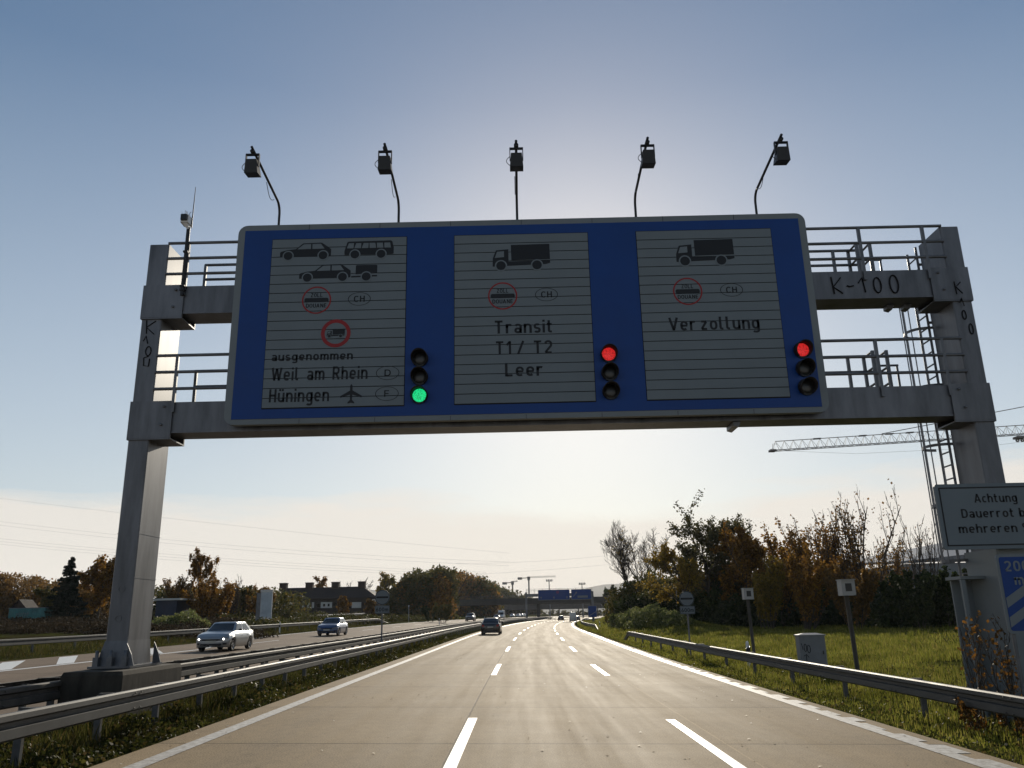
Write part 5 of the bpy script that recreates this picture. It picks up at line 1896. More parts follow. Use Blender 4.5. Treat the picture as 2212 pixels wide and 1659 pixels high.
for px in (613, 669, 725, 782):
    p = at(px, 1264, Y + 5)
    m_ = MB(); m_.box(p.x - 0.85, p.x + 0.85, Y + 4.2, Y + 5.8, RZ - 1.5, RZ + 1.0); m_.box(p.x - 0.95, p.x + 0.95, Y + 4.1, Y + 5.9, RZ + 1.0, RZ + 1.2); m_.build('chimney', M['chim'], rf)
for px, w in ((617, 26), (655, 4), (666, 4), (676, 4), (705, 24), (734, 4), (745, 4), (770, 20)):
    p, q = at(px - w / 2, 1301, Y + 0.7), at(px + w / 2, 1313, Y + 0.7)
    f = MB(); f.box(p.x, q.x, Y + 0.72, Y + 0.797, q.z, p.z); pn = f.build('wall_panel', M['wallw'], wl)
    if w > 20:
        for o in (0.3, 0.7):
            f = MB(); x = p.x + (q.x - p.x) * o; f.box(x - 0.25, x + 0.25, Y + 0.70, Y + 0.718, q.z + 0.35, p.z - 0.35); f.build('window', M['glass'], wl)
for px in (635, 645, 688, 720, 752):
    p, q = at(px - 4, 1302, Y + 0.7), at(px + 4, 1312, Y + 0.7)
    f = MB(); f.box(p.x, q.x, Y + 0.74, Y + 0.797, q.z, p.z); f.build('window', M['glass'], wl)
p, q = at(803, 1294, Y), at(812, 1303, Y)
f = MB(); f.box(p.x, q.x + 0.3, Y + 0.55, Y + 0.79, q.z, p.z); f.build('gable_window', M['wallw'], wl)
# low light roofed shed before it
p, q = at(632, 1332, 150), at(780, 1327, 150)
e = empty('long_shed', ((p.x + q.x) / 2, 151, 1), 'low dark shed with a bright metal roof edge in front of the row house', 'shed')
f = MB(); f.add([(p.x, 150, p.z - 0.15), (q.x, 150, p.z + 0.05), (q.x, 154, p.z + 0.25), (p.x, 154, p.z + 0.05), (p.x, 150, p.z), (q.x, 150, p.z + 0.2), (q.x, 154, p.z + 0.4), (p.x, 154, p.z + 0.2)], [(0, 3, 2, 1), (4, 5, 6, 7), (0, 1, 5, 4), (1, 2, 6, 5), (2, 3, 7, 6), (3, 0, 4, 7)]); f.build('roof', M['rail'], e)
f = MB(); f.box(p.x + 0.3, q.x - 0.3, 150.3, 153.7, 0.3, p.z - 0.1); f.build('wall', M['wood'], e)

# advertising banner pylon
Y = 95
a, b = at(562, 1275, Y), at(585, 1338, Y)
e = empty('banner_pylon', ((a.x + b.x) / 2, Y, 1.2), 'tall pale advertising pylon between bare shrubs and the row house', 'advertising pylon')
M['banner'] = pbr('pale banner print', (0.33, 0.37, 0.40), 0.6, 0, 0.3, 0.25, 0.9)
f = MB(); f.box(a.x + 0.15, b.x, Y, Y + 0.25, b.z, a.z); f.build('banner', M['banner'], e)
f = MB(); f.box(a.x - 0.35, a.x + 0.10, Y + 0.05, Y + 0.4, 0.3, a.z - 0.3); f.build('mast', M['galv_dark'], e)
f = MB()
for z in (a.z, a.z - 0.18, b.z, b.z - 0.2):
    f.box(a.x + 0.05, b.x + 0.03, Y - 0.06, Y + 0.3, z - 0.035, z + 0.035)
f.build('cross_bar', M['rim'], e)

# turquoise container shed, gabled hut, blue shed
Y = 92
a, b = at(20, 1315, Y), at(96, 1333, Y)
M['turq'] = pbr('faded turquoise paint', (0.05, 0.15, 0.15), 0.7, 0, 0.3, 0.35, 1.2)
M['blueshed'] = pbr('dark blue sheet metal', (0.022, 0.03, 0.05), 0.6, 0.1, 0.3, 0.2, 1.2)
e = empty('container', ((a.x + b.x) / 2, Y + 1.2, b.z - 0.6), 'faded turquoise container covered in pale graffiti on the far left', 'container')
f = MB(); f.box(a.x, b.x, Y, Y + 2.4, b.z - 0.6, a.z)
for k in range(14):
    x = a.x + (b.x - a.x) * (k + 0.5) / 14
    f.box(x - 0.05, x + 0.05, Y - 0.03, Y, b.z - 0.5, a.z - 0.15)
bd = f.build('body', M['turq'], e)
f = MB(); f.box(a.x - 0.05, b.x + 0.05, Y - 0.06, Y + 2.46, a.z + 0.002, a.z + 0.07); f.build('roof_edge', M['signwhite'], e)
f = MB()
for k in range(6):
    x = a.x + 0.9 + k * 0.24
    f.tube([(x, Y - 0.05, b.z + 0.05), (x + 0.03, Y - 0.05, b.z + 0.5 + 0.06 * (k % 2)), (x + 0.14, Y - 0.05, b.z + 0.35)], 0.03, 4)
f.build('graffiti', M['signwhite'], bd)
Y = 100
p = at(43, 1296, Y)
e = empty('garden_hut', (p.x, Y, 1.5), 'small wooden hut with a pale gable behind the turquoise container', 'hut')
f = MB(); f.prism([(p.x - 0.75, 1.5), (p.x + 0.75, 1.5), (p.x + 0.75, p.z - 0.9), (p.x, p.z - 0.1), (p.x - 0.75, p.z - 0.9)], Y, Y + 2.4); f.build('wall', M['chim'], e)
f = MB()
for sx in (-1, 1):
    f.add([(p.x, Y - 0.2, p.z), (p.x + sx * 1.0, Y - 0.2, p.z - 1.05), (p.x + sx * 1.1, Y + 2.6, p.z - 1.15), (p.x, Y + 2.6, p.z), (p.x, Y - 0.2, p.z + 0.08), (p.x + sx * 1.1, Y - 0.2, p.z - 1.07), (p.x + sx * 1.1, Y + 2.6, p.z - 1.07), (p.x, Y + 2.6, p.z + 0.08)], [(0, 3, 2, 1), (4, 5, 6, 7), (0, 1, 5, 4), (1, 2, 6, 5), (2, 3, 7, 6), (3, 0, 4, 7)])
f.build('roof', M['roof'], e)
Y = 98
a, b = at(338, 1297, Y), at(380, 1326, Y)
e = empty('blue_shed', ((a.x + b.x) / 2, Y + 2, b.z - 0.5), 'dark blue shed with a pale fascia right of the left gantry column', 'shed')
f = MB(); f.box(a.x, b.x, Y, Y + 4, b.z - 0.8, a.z - 0.02); f.build('wall', M['blueshed'], e)
f = MB(); f.box(a.x - 0.3, b.x + 0.5, Y - 0.3, Y + 4.2, a.z - 0.018, a.z + 0.2); f.build('fascia', M['wallw'], e)
# grey industrial roof behind the right hedge
Y = 130
a, b = at(1950, 1195, Y), at(2300, 1175, Y)
e = empty('industrial_hall', ((a.x + b.x) / 2, Y + 10, 1.0), 'grey industrial hall roof glimpsed between bare twigs left of the white information sign', 'hall')
f = MB(); f.box(a.x + 0.5, b.x, Y + 0.5, Y + 30, 0.5, a.z - 1.6); f.build('wall', M['cabinet'], e)
f = MB(); f.add([(a.x, Y, a.z - 1.6), (b.x, Y, b.z - 1.6), (b.x, Y + 31, b.z + 3), (a.x, Y + 31, a.z - 0.2), (a.x, Y, a.z - 1.2), (b.x, Y, b.z), (b.x, Y + 31, b.z + 3.4), (a.x, Y + 31, a.z + 0.2)], [(0, 3, 2, 1), (4, 5, 6, 7), (0, 1, 5, 4), (1, 2, 6, 5), (2, 3, 7, 6), (3, 0, 4, 7)]); f.build('roof', M['galv'], e)

# slim white lamp posts left of the right customs sign and on the left verge
for px, pyt, pyb, Y, lab in ((1461, 1270, 1322, 95, 'slim pale post standing against the mound left of the right customs sign'), (883, 1310, 1338, 150, 'slim pale post on the left verge at the foot of the wooded hill')):
    t_, b_ = at(px, pyt, Y), at(px, pyb, Y)
    e = empty('slim_post', (b_.x, Y, b_.z - 0.8), lab, 'post')
    f = MB(); f.tube([(b_.x, Y, b_.z - 0.9), (t_.x, Y, t_.z)], 0.06, 8); f.build('pole', M['plastic_g'], e)
    f = MB(); f.box(t_.x - 0.09, t_.x + 0.09, Y - 0.09, Y + 0.09, t_.z, t_.z + 0.18); f.build('cap', M['plastic_w'], e)

# ------------------------------------------------------------------ vegetation
def leaves(name, pts, size, mat, parent=None, seed=0, droop=0.0, elong=1.5, kind=None, world=True, jit=0.35):
    """one quad leaf (bent diamond) per point, random orientation"""
    r = np.random.default_rng(seed)
    c = np.asarray(pts, dtype=np.float64)
    n = len(c)
    a = r.normal(size=(n, 3)); a[:, 2] -= droop
    a /= np.linalg.norm(a, axis=1, keepdims=True)
    b = r.normal(size=(n, 3))
    b -= (b * a).sum(1, keepdims=True) * a
    b /= np.linalg.norm(b, axis=1, keepdims=True)
    s = (size * (1 + jit * r.uniform(-1, 1, n)))[:, None]
    l, w = a * s * elong * 0.5, b * s * 0.5
    v = np.stack([c - l, c + w - l * 0.1, c + l, c - w - l * 0.1], axis=1).reshape(-1, 3)
    return np_mesh(name, v, 4, mat, parent, world)


def skeleton(rng, h, r0, base=(0, 0, 0), lean=(0, 0, 1), nmain=7, first=0.25, spread=0.9, upw=0.35, depth=3, wander=0.12, ratio=0.62, crown=1.0):
    """list of branch polylines [(points, radii, level)]"""
    out = []

    def grow(p, d, L_, r, lv):
        n = 5 if lv < 2 else 3
        pts, rad = [p.copy()], [r]
        d = d.normalized()
        for i in range(n):
            d = (d + Vector((rng.gauss(0, wander), rng.gauss(0, wander), rng.gauss(0, wander) + (upw * 0.25 if lv else 0.02)))).normalized()
            p = p + d * (L_ / n)
            pts.append(p.copy()); rad.append(r * (1 - 0.75 * (i + 1) / n))
        out.append((pts, rad, lv))
        if lv >= depth: return
        k = nmain if lv == 0 else rng.randint(3, 5)
        for i in range(k):
            t = (first + (1 - first) * (i + rng.random()) / k) if lv == 0 else (0.25 + 0.75 * (i + rng.random()) / k)
            t = min(t, 0.99)
            j = min(int(t * n), n - 1)
            q = pts[j].lerp(pts[j + 1], t * n - j)
            dd = (pts[j + 1] - pts[j]).normalized()
            ax = Vector((rng.gauss(0, 1), rng.gauss(0, 1), rng.gauss(0, 0.5)))
            side = (ax - dd * ax.dot(dd)).normalized()
            nd = dd * (1 - spread * 0.5) + side * spread + Vector((0, 0, upw))
            ll = L_ * ratio * (1.05 - 0.55 * t if lv == 0 else 0.9) * rng.uniform(0.75, 1.2) * (crown if lv == 0 else 1)
            grow(q, nd, ll, r * 0.52 * (1.1 - 0.5 * t), lv + 1)
    grow(Vector(base), Vector(lean), h, r0, 0)
    return out


def wood_mesh(sk, rmin=0.008, maxlv=9):
    mb = MB()
    for pts, rad, lv in sk:
        if lv > maxlv: continue
        mb.tube(pts, [max(rmin, r) for r in rad], 7 if lv == 0 else 5 if lv == 1 else 3, cap=False)
    return mb


def leaf_points(sk, n, lvmin, sig, rs, zmin=None):
    segs = []
    for pts, rad, lv in sk:
        if lv < lvmin: continue
        for a, b in zip(pts, pts[1:]): segs.append((a, b))
    idx = rs.integers(0, len(segs), n)
    t = rs.random(n)
    A = np.array([[*s[0]] for s in segs]); B = np.array([[*s[1]] for s in segs])
    p = A[idx] + (B[idx] - A[idx]) * t[:, None] + rs.normal(size=(n, 3)) * sig
    return p


def tree(name, label, X, Y, h, seed, leaf, nleaf, lsize, cat='tree', group=None, style='round', bark='bark', zoff=0.0, lmin=2, sig=0.14, rmin=0.010, width=1.0, z=None):
    rng = random.Random(seed)
    rs = np.random.default_rng(seed)
    z0 = (Zg(X - curve(Y), Y) if z is None else z) - 0.1 + zoff
    e = empty(name, (X, Y, z0), label, cat, group)
    sk = []
    if style == 'round':
        sk = skeleton(rng, h * 0.86, h * 0.022, nmain=11, first=0.16, spread=0.95, upw=0.28, depth=3, ratio=0.50 * width)
    elif style == 'bare':
        sk = skeleton(rng, h * 0.9, h * 0.020, nmain=9, first=0.25, spread=0.75, upw=0.40, depth=4, ratio=0.52 * width, wander=0.15)
    elif style == 'fork':
        for k in range(3):
            a = rng.uniform(0, 6.28)
            sk += skeleton(rng, h * rng.uniform(0.8, 0.95), h * 0.018, lean=(0.30 * cos(a), 0.30 * sin(a), 1), nmain=8, first=0.35, spread=0.7, upw=0.4, depth=4, ratio=0.40 * width, wander=0.14)
    elif style == 'multi':
        for k in range(9):
            a, q = rng.uniform(0, 6.28), rng.uniform(0.1, 0.42) * width
            sk += skeleton(rng, h * rng.uniform(0.72, 1.0), h * 0.010, base=(0.5 * cos(a), 0.5 * sin(a), 0), lean=(q * cos(a), q * sin(a), 1), nmain=9, first=0.15, spread=0.55, upw=0.55, depth=2, ratio=0.34, wander=0.07)
    elif style == 'birch':
        sk = skeleton(rng, h * 0.95, h * 0.016, nmain=16, first=0.18, spread=0.7, upw=0.45, depth=2, ratio=0.36 * width, wander=0.08)
    if style == 'conifer':
        m_ = MB(); m_.tube([(0, 0, 0), (0, 0, h * 0.6), (0, 0, h)], [h * 0.02, h * 0.012, 0.02], 7); m_.build('trunk', M['bark'], e, False)
        pts = []
        nw = 17
        for i in range(nw):
            t = i / nw
            zc = h * (0.08 + 0.90 * t)
            R = h * 0.30 * (1 - t) ** 0.85 + 0.15
            nb = int(9 + 6 * (1 - t))
            for k in range(nb):
                a = rng.uniform(0, 6.28); rr2 = R * rng.uniform(0.6, 1.15)
                zb_ = zc + rng.uniform(-0.8, 0.8) * h / nw
                m = int(60 + 60 * (1 - t))
                q = rs.random(m) ** 0.7
                x = q * rr2
                pz = zb_ - 0.28 * x + 0.16 * x * x / max(R, .3) + rs.normal(size=m) * 0.03
                off = rs.normal(size=m) * 0.13 * (1.2 - q) * min(1, R)
                pts.append(np.stack([x * cos(a) - off * sin(a), x * sin(a) + off * cos(a), pz], 1))
        leaves('crown', np.concatenate(pts), lsize, M[leaf], e, seed, droop=0.3, elong=2.2, world=False)
        return e
    wood_mesh(sk, rmin).build('trunk', M[bark], e, False)
    if nleaf:
        lp = leaf_points(sk, nleaf, lmin, sig * h / 8, rs)
        if style == 'birch':     # hanging twigs
            tips = [p[0][-1] for p in sk if p[2] == 2]
            hang = []
            for q in tips:
                ln_ = rng.uniform(0.05, 0.15) * h
                m = int(nleaf / len(tips) * 1.0)
                t = rs.random(m)
                hang.append(np.stack([q.x + rs.normal(size=m) * 0.07, q.y + rs.normal(size=m) * 0.07, q.z - t * ln_], 1))
            lp = np.concatenate([lp[: nleaf // 2]] + hang)
        if style == 'multi' and h > 5:     # upper twigs already bare
            lp = lp[rs.random(len(lp)) > 0.8 * np.clip(lp[:, 2] / h, 0, 1) ** 2.5]
        lp = lp[lp[:, 2] > 0.1]
        leaves('crown', lp, lsize, M[leaf], e, seed, droop=0.4, elong=1.3, world=False)
    return e


def mass(name, label, cat, blobs, n, lsize, leaf, seed, squash=1.0, kind='stuff', shell=0.5):
    """foliage mass made of many leaf clumps; blobs: (x, y, z, rx, ry, rz, weight)"""
    rs = np.random.default_rng(seed)
    out = []
    vol = np.array([b[3] * b[5] for b in blobs]); vol = vol / vol.sum()
    for b, f in zip(blobs, vol):
        m = int(n * f)
        d = rs.normal(size=(m, 3)); d /= np.linalg.norm(d, axis=1, keepdims=True)
        rad = (shell + (1 - shell) * rs.random(m)) ** 0.6
        lump = 1 + 0.16 * np.sin(5 * d[:, 0] + b[0]) * np.sin(6 * d[:, 2] + b[1]) + 0.10 * np.sin(13 * d[:, 0] + 3 * b[1]) * np.cos(11 * d[:, 2])
        p = d * (rad * lump)[:, None] * np.array(b[3:6]) + np.array(b[0:3])
        p += rs.normal(size=p.shape) * lsize * 0.5
        out.append(p[p[:, 2] > -0.5])
    o = leaves(name, np.concatenate(out), lsize, M[leaf], None, seed)
    tag(o, label, cat, kind=kind)
    return o


def G(px, Y): 
    q = at(px, 1330, Y)
    return q.x, Zg(q.x - curve(Y), Y)


def hgt(px, py, Y):
    """height above ground of the thing whose top is at pixel py"""
    x, z = G(px, Y)
    return at(px, py, Y).z - z


# right-hand hedge, from left to right
RH = [
    # name, px, Y, top py, seed, leaf, nleaf, size, style, label
    ('bare_tree', 1376, 125, 1168, 11, None, 0, 0, 'fork', 'bare spreading tree with many fine twigs, left end of the right-hand trees', 1.5),
    ('bare_tree', 1408, 118, 1166, 12, 'leaf_yellow', 350, 0.16, 'bare', 'nearly bare tree with a few yellow leaves low down, beside the bare spreading tree', 1.0),
    ('tree', 1490, 88, 1178, 13, 'leaf_yellow', 6500, 0.18, 'round', 'loose yellowish tree between the bare trees and the tall grey-green one', 1.1),
    ('tree', 1532, 66, 1142, 14, 'leaf_grey', 11000, 0.16, 'round', 'tall grey-green tree with visible dark branches, highest of the right-hand row', 1.45),
    ('tree', 1580, 68, 1118, 15, 'leaf_grey', 9000, 0.172, 'multi', 'upright dark tree close behind the tall grey-green one', 1.0),
    ('tree', 1625, 62, 1165, 16, 'leaf_orange', 13000, 0.172, 'round', 'rusty orange tree right of the tall grey-green tree', 1.1),
    ('tree', 1685, 58, 1140, 17, 'leaf_orange', 11000, 0.172, 'multi', 'orange-brown tree in the middle of the right-hand row', 1.1),
    ('shrub', 1655, 54, 1215, 18, 'leaf_yellow', 10400, 0.149, 'multi', 'yellow-brown shrub in front of the rusty orange trees', 1.1),
    ('tree', 1758, 60, 1130, 19, 'leaf_brown', 6000, 0.161, 'multi', 'half bare tree with upright twigs left of the tallest twiggy one', 1.0),
    ('tree', 1820, 58, 1112, 20, 'leaf_orange', 2850, 0.149, 'multi', 'twiggy upright tree with orange leaves behind the right detector box', 0.9),
    ('tree', 1868, 57, 1075, 21, 'leaf_brown', 2250, 0.149, 'multi', 'tallest twiggy tree, almost leafless, right of the detector box', 0.8),
    ('tree', 1925, 60, 1165, 22, 'leaf_brown', 2700, 0.149, 'multi', 'thin half bare tree just left of the white information sign', 0.5),
    ('shrub', 1740, 50, 1190, 23, 'leaf_orange', 8400, 0.149, 'multi', 'bright orange shrub between the two detector boxes', 1.1),
    ('shrub', 1845, 48, 1228, 24, 'leaf_brown', 7200, 0.138, 'multi', 'dark brown shrub right of the right detector box', 1.0),
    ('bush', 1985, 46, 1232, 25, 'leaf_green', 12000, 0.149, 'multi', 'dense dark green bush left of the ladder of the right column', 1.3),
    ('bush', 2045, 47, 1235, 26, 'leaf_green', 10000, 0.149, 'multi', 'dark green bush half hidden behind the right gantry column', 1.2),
    ('bare_tree', 2000, 70, 1128, 27, 'leaf_brown', 300, 0.14, 'multi', 'bare twigs rising directly beside the white information sign', 0.7),
    ('bush', 2150, 48, 1230, 28, 'leaf_green', 10000, 0.149, 'multi', 'dark bush behind the blue 200 m marker', 1.3),
]
for nm, px, Y, py, sd, lf, nl, ls, st_, lab, wd in RH:
    if px > 1500:
        Y, ls = Y * 1.42, ls * 1.25
    x, z = G(px, Y)
    tree(nm, lab, x, Y, hgt(px, py, Y), sd, lf, nl, ls, 'shrub' if nm == 'shrub' else 'bush' if nm == 'bush' else 'tree', 'trees along the right verge', st_, 'bark', 0, 1 if st_ == 'multi' else 2, 0.16, 0.012 if Y < 80 else 0.02, wd)
# undergrowth closing the foot of the hedge
bl = []
rg = random.Random(8)
for k in range(46):
    px = 1370 + k * 19
    Y = 96 - 16 * ss(1370, 1800, px) - 14 * ss(1880, 2000, px) + rg.uniform(-3, 5)
    x, z = G(px, Y)
    hh = rg.uniform(1.3, 2.8) * (1.0 if px > 1500 else 0.75)
    bl.append((x, Y + 3, z + hh * 0.5, 2.2, 2.6, hh, 1))
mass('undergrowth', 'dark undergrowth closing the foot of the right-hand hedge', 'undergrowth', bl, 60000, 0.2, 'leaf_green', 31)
bl = []
for k in range(23):
    px = 1480 + k * 18
    Y = 95 - 10 * ss(1480, 1800, px)
    x, z = G(px, Y)
    bl.append((x, Y + 7, z + rg.uniform(1.5, 4.6), 2.8, 2.6, 2.2, 1))
mass('thicket', 'dense brown thicket filling the right-hand row of trees', 'thicket', bl, 42000, 0.22, 'leaf_brown', 32)
# dark bushes behind the mound, and the bramble mound itself
bl = []
for px, py, Y, r in ((1372, 1262, 108, 4.2), (1402, 1240, 106, 4.6), (1438, 1246, 102, 4.4), (1350, 1285, 112, 3.2), (1462, 1262, 100, 4), (1425, 1275, 98, 3.8)):
    p = at(px, py, Y); bl.append((p.x, Y, p.z - r * 0.75, r * 0.95, r * 0.8, r * 0.8, 1))
mass('dark_bushes', 'dark olive bushes under the bare trees right of the bridge', 'bushes', bl, 26000, 0.22, 'leaf_olive', 33)
bl = []
for px, py, Y, r in ((1400, 1309, 84, 1.7), (1422, 1313, 82, 1.7), (1380, 1313, 88, 1.5), (1445, 1319, 80, 1.4), (1358, 1321, 92, 1.2), (1465, 1325, 78, 1.2), (1338, 1324, 98, 1.0)):
    p = at(px, py, Y); bl.append((p.x, Y, p.z - r, r * 1.25, r * 1.5, r, 1))
mass('bramble_mound', 'low mound of green brambles beside the right customs sign', 'brambles', bl, 26000, 0.11, 'ivy', 34, shell=0.75)
for k, (px, Y, py, lf, lab) in enumerate(((1312, 330, 1272, 'leaf_green', 'rounded dark tree right of the distant blue signs'), (1330, 320, 1270, 'leaf_green', 'taller dark tree next to the rounded one, right of the distant blue signs'), (1350, 300, 1275, 'leaf_olive', 'dark olive tree at the right end of the bridge'))):
    x, z = G(px, Y)
    tree('tree', lab, x, Y, hgt(px, py, Y), 60 + k, lf, 2600, 0.55, 'tree', 'trees by the right end of the bridge', 'round', 'bark', 0, 1, 0.3, 0.06, 0.9)

# left-hand side
LH = [
    ('spruce', 140, 94, 1200, 41, 'needles', 0, 0.16, 'conifer', 'dark pointed spruce on the far left', 1.0),
    ('maple_tree', 212, 100, 1218, 42, 'leaf_orange', 15000, 0.23, 'round', 'broad russet tree left of the left gantry column', 1.25),
    ('birch_tree', 421, 108, 1222, 43, 'leaf_orange', 7000, 0.14, 'birch', 'tall thin birch with hanging twigs right of the left gantry column', 1.75),
    ('shrub', 385, 104, 1246, 44, 'leaf_brown', 8000, 0.17, 'multi', 'brown shrub at the left foot of the birch', 1.1),
    ('shrub', 440, 100, 1244, 45, 'leaf_orange', 9000, 0.17, 'multi', 'orange-brown shrub at the right foot of the birch', 1.2),
    ('shrub', 474, 104, 1256, 46, 'leaf_orange', 7000, 0.17, 'multi', 'orange shrub further right of the birch', 1.1),
    ('bare_tree', 505, 112, 1252, 47, 'leaf_brown', 250, 0.15, 'multi', 'thin bare shrub with upright twigs between birch and pylon', 0.8),
    ('tree', 522, 118, 1272, 48, 'leaf_olive', 3600, 0.19, 'round', 'dark olive tree between birch and pylon', 1.2),
    ('tree', 550, 116, 1270, 49, 'leaf_brown', 3400, 0.19, 'round', 'dark brown tree directly left of the pale pylon', 1.2),
    ('tree', 262, 108, 1262, 50, 'leaf_brown', 4200, 0.19, 'round', 'brown tree just left of the column, right of the russet one', 1.2),
    ('tree', 88, 112, 1276, 51, 'leaf_olive', 4200, 0.19, 'round', 'dark olive tree left of the spruce', 1.2),
    ('tree', 178, 112, 1285, 52, 'leaf_brown', 4200, 0.19, 'round', 'dark brown tree between the spruce and the russet tree', 1.2),
    ('tree', 701, 260, 1242, 53, 'leaf_orange', 1800, 0.42, 'round', 'small orange tree showing over the row house roof', 0.7),
    ('bare_tree', 740, 265, 1240, 54, None, 0, 0, 'fork', 'bare tree showing over the row house roof, right of the orange one', 0.8),
    ('bare_tree', 765, 262, 1246, 55, None, 0, 0, 'bare', 'smaller bare tree over the row house, near its right chimney', 0.9),
    ('tree', 818, 235, 1240, 56, 'leaf_yellow', 2600, 0.40, 'round', 'yellow tree at the right end of the row house', 0.9),
    ('tree', 852, 225, 1226, 57, 'leaf_olive', 500, 0.38, 'fork', 'tall thin sparse tree between the yellow tree and the wooded hill', 0.7),
    ('tree', 748, 165, 1292, 58, 'leaf_orange', 3600, 0.24, 'round', 'orange-brown bush tree in front of the row house', 1.2),
    ('tree', 800, 160, 1296, 59, 'leaf_brown', 3600, 0.24, 'round', 'dark brown tree at the right corner of the row house', 1.1),
    ('bush', 955, 150, 1302, 60, 'leaf_olive', 4000, 0.2, 'multi', 'yellowish green bush at the foot of the wooded hill', 1.3),
    ('bush', 930, 158, 1310, 61, 'leaf_green', 3200, 0.2, 'multi', 'dark green bush left of the yellowish one at the foot of the wooded hill', 1.3),
    ('bare_tree', 985, 240, 1222, 62, None, 0, 0, 'fork', 'bare twigs of a tree standing on top of the wooded hill', 0.6),
]
for nm, px, Y, py, sd, lf, nl, ls, st_, lab, wd in LH:
    x, z = G(px, Y)
    if 'bare twigs of a tree standing' in lab:
        tree(nm, lab, x, Y, 9, sd, lf, nl, ls, 'tree', 'trees left of the motorway', st_, 'bark', 0, 2, 0.2, 0.05, wd, z=at(px, py, Y).z - 9)
        continue
    tree(nm, lab, x, Y, hgt(px, py, Y), sd, lf, nl, ls, 'shrub' if nm == 'shrub' else 'bush' if nm == 'bush' else 'tree', 'trees left of the motorway', st_, 'bark_pale' if nm == 'birch_tree' else 'bark', 0, 1 if st_ == 'multi' else 2, 0.2, 0.016 if Y < 130 else 0.035, wd)


def wood_band(name, label, prof, Y, depth, n, ls, leaf, seed, base=1330):
    """far wood: tree crowns filling the band below a skyline given in picture points at distance Y"""
    rg = random.Random(seed)
    bl = []
    for (xa, ya), (xb, yb) in zip(prof, prof[1:]):
        m = max(2, int((xb - xa) / 9))
        for k in range(m):
            t = (k + rg.random()) / m
            px, py = xa + (xb - xa) * t, ya + (yb - ya) * t
            Yk = Y + rg.uniform(0, depth)
            p = at(px, py + rg.uniform(-1, 4), Yk)
            gz_ = Zg(p.x - curve(Yk), Yk)
            hh = max(1.5, p.z - gz_)
            r = min(hh * 0.5, Y * 0.018)
            zc = p.z - r
            while zc > gz_ - r * 0.3:
                bl.append((p.x + rg.uniform(-1, 1) * r * 0.3, Yk + rg.uniform(-1, 1) * r, zc, r * rg.uniform(0.8, 1.1), r, r * 1.05, 1))
                zc -= r * 1.2
    return mass(name, label, 'wood', bl, n, ls, leaf, seed)


wood_band('far_wood', 'low autumn wood along the skyline at the far left', [(-60, 1236), (40, 1240), (110, 1250), (150, 1262), (250, 1264)], 140, 12, 42000, 0.3, 'leaf_brown', 71)
wood_band('far_wood', 'dark wood along the skyline between the left column and the row house', [(330, 1266), (420, 1268), (520, 1268), (600, 1272), (640, 1280)], 150, 10, 30000, 0.34, 'leaf_olive', 72)
wood_band('wooded_hill', 'rounded wooded hill in autumn colours left of the bridge', [(838, 1285), (868, 1262), (905, 1236), (950, 1226), (968, 1230)], 215, 12, 40000, 0.46, 'leaf_olive', 73)
wood_band('wooded_hill', 'right flank of the wooded hill dropping behind the bridge', [(960, 1228), (985, 1231), (1010, 1238), (1050, 1256), (1062, 1262)], 345, 30, 22000, 0.7, 'leaf_olive', 79)
wood_band('wooded_hill', 'far end of the wooded hill tapering off behind the left distant blue sign', [(1050, 1258), (1075, 1264), (1105, 1276), (1140, 1287), (1165, 1297)], 590, 30, 16000, 1.1, 'leaf_olive', 80)
wood_band('wooded_hill', 'russet trees scattered over the wooded hill left of the bridge', [(890, 1252), (960, 1238)], 212, 10, 5000, 0.46, 'leaf_orange', 74)
wood_band('wooded_hill', 'russet trees on the right flank of the wooded hill', [(965, 1234), (1010, 1240), (1055, 1262)], 342, 10, 8000, 0.7, 'leaf_orange', 81)
wood_band('far_wood', 'dim line of trees behind the bridge', [(780, 1296), (1060, 1308), (1100, 1314), (1200, 1319), (1300, 1319), (1340, 1310), (1420, 1300)], 640, 40, 45000, 1.0, 'leaf_olive', 75)
# roadside brush on the left slope
bl = []
rg = random.Random(9)
for k in range(120):
    px = rg.uniform(-80, 560)
    Y = rg.uniform(62, 96)
    x, z = G(px, Y)
    hh = rg.uniform(0.25, 0.75)
    bl.append((x, Y, z + hh * 0.3, rg.uniform(1.2, 2.6), 1.8, hh, 1))
mass('brush', 'dark dry brush covering the slope behind the far left guard rail', 'brush', bl, 60000, 0.13, 'brush', 76)
bl = []
for px, py, Y, r in ((372, 1327, 78, 1.4), (398, 1322, 78, 1.5), (350, 1334, 76, 1.2), (425, 1333, 80, 1.3)):
    p = at(px, py, Y); bl.append((p.x, Y, p.z - r, r * 1.3, r * 1.3, r, 1))
mass('bramble_mound', 'green bramble heap right of the left gantry column', 'brambles', bl, 11000, 0.12, 'ivy', 77, shell=0.7)
bl = []
for k in range(70):
    px = rg.uniform(480, 1130)
    Y = rg.uniform(105, 190) if px > 620 else rg.uniform(85, 120)
    q = at(px, 1338, Y)
    u = min(q.x - curve(Y), -27)
    p = P(u, Y)
    hh = rg.uniform(0.4, 1.0)
    bl.append((p.x, Y, p.z + hh * 0.4, 2.0, 2.0, hh, 1))
mass('verge_growth', 'tangled green growth on the left verge below the row house', 'undergrowth', bl, 26000, 0.17, 'weeds', 78)

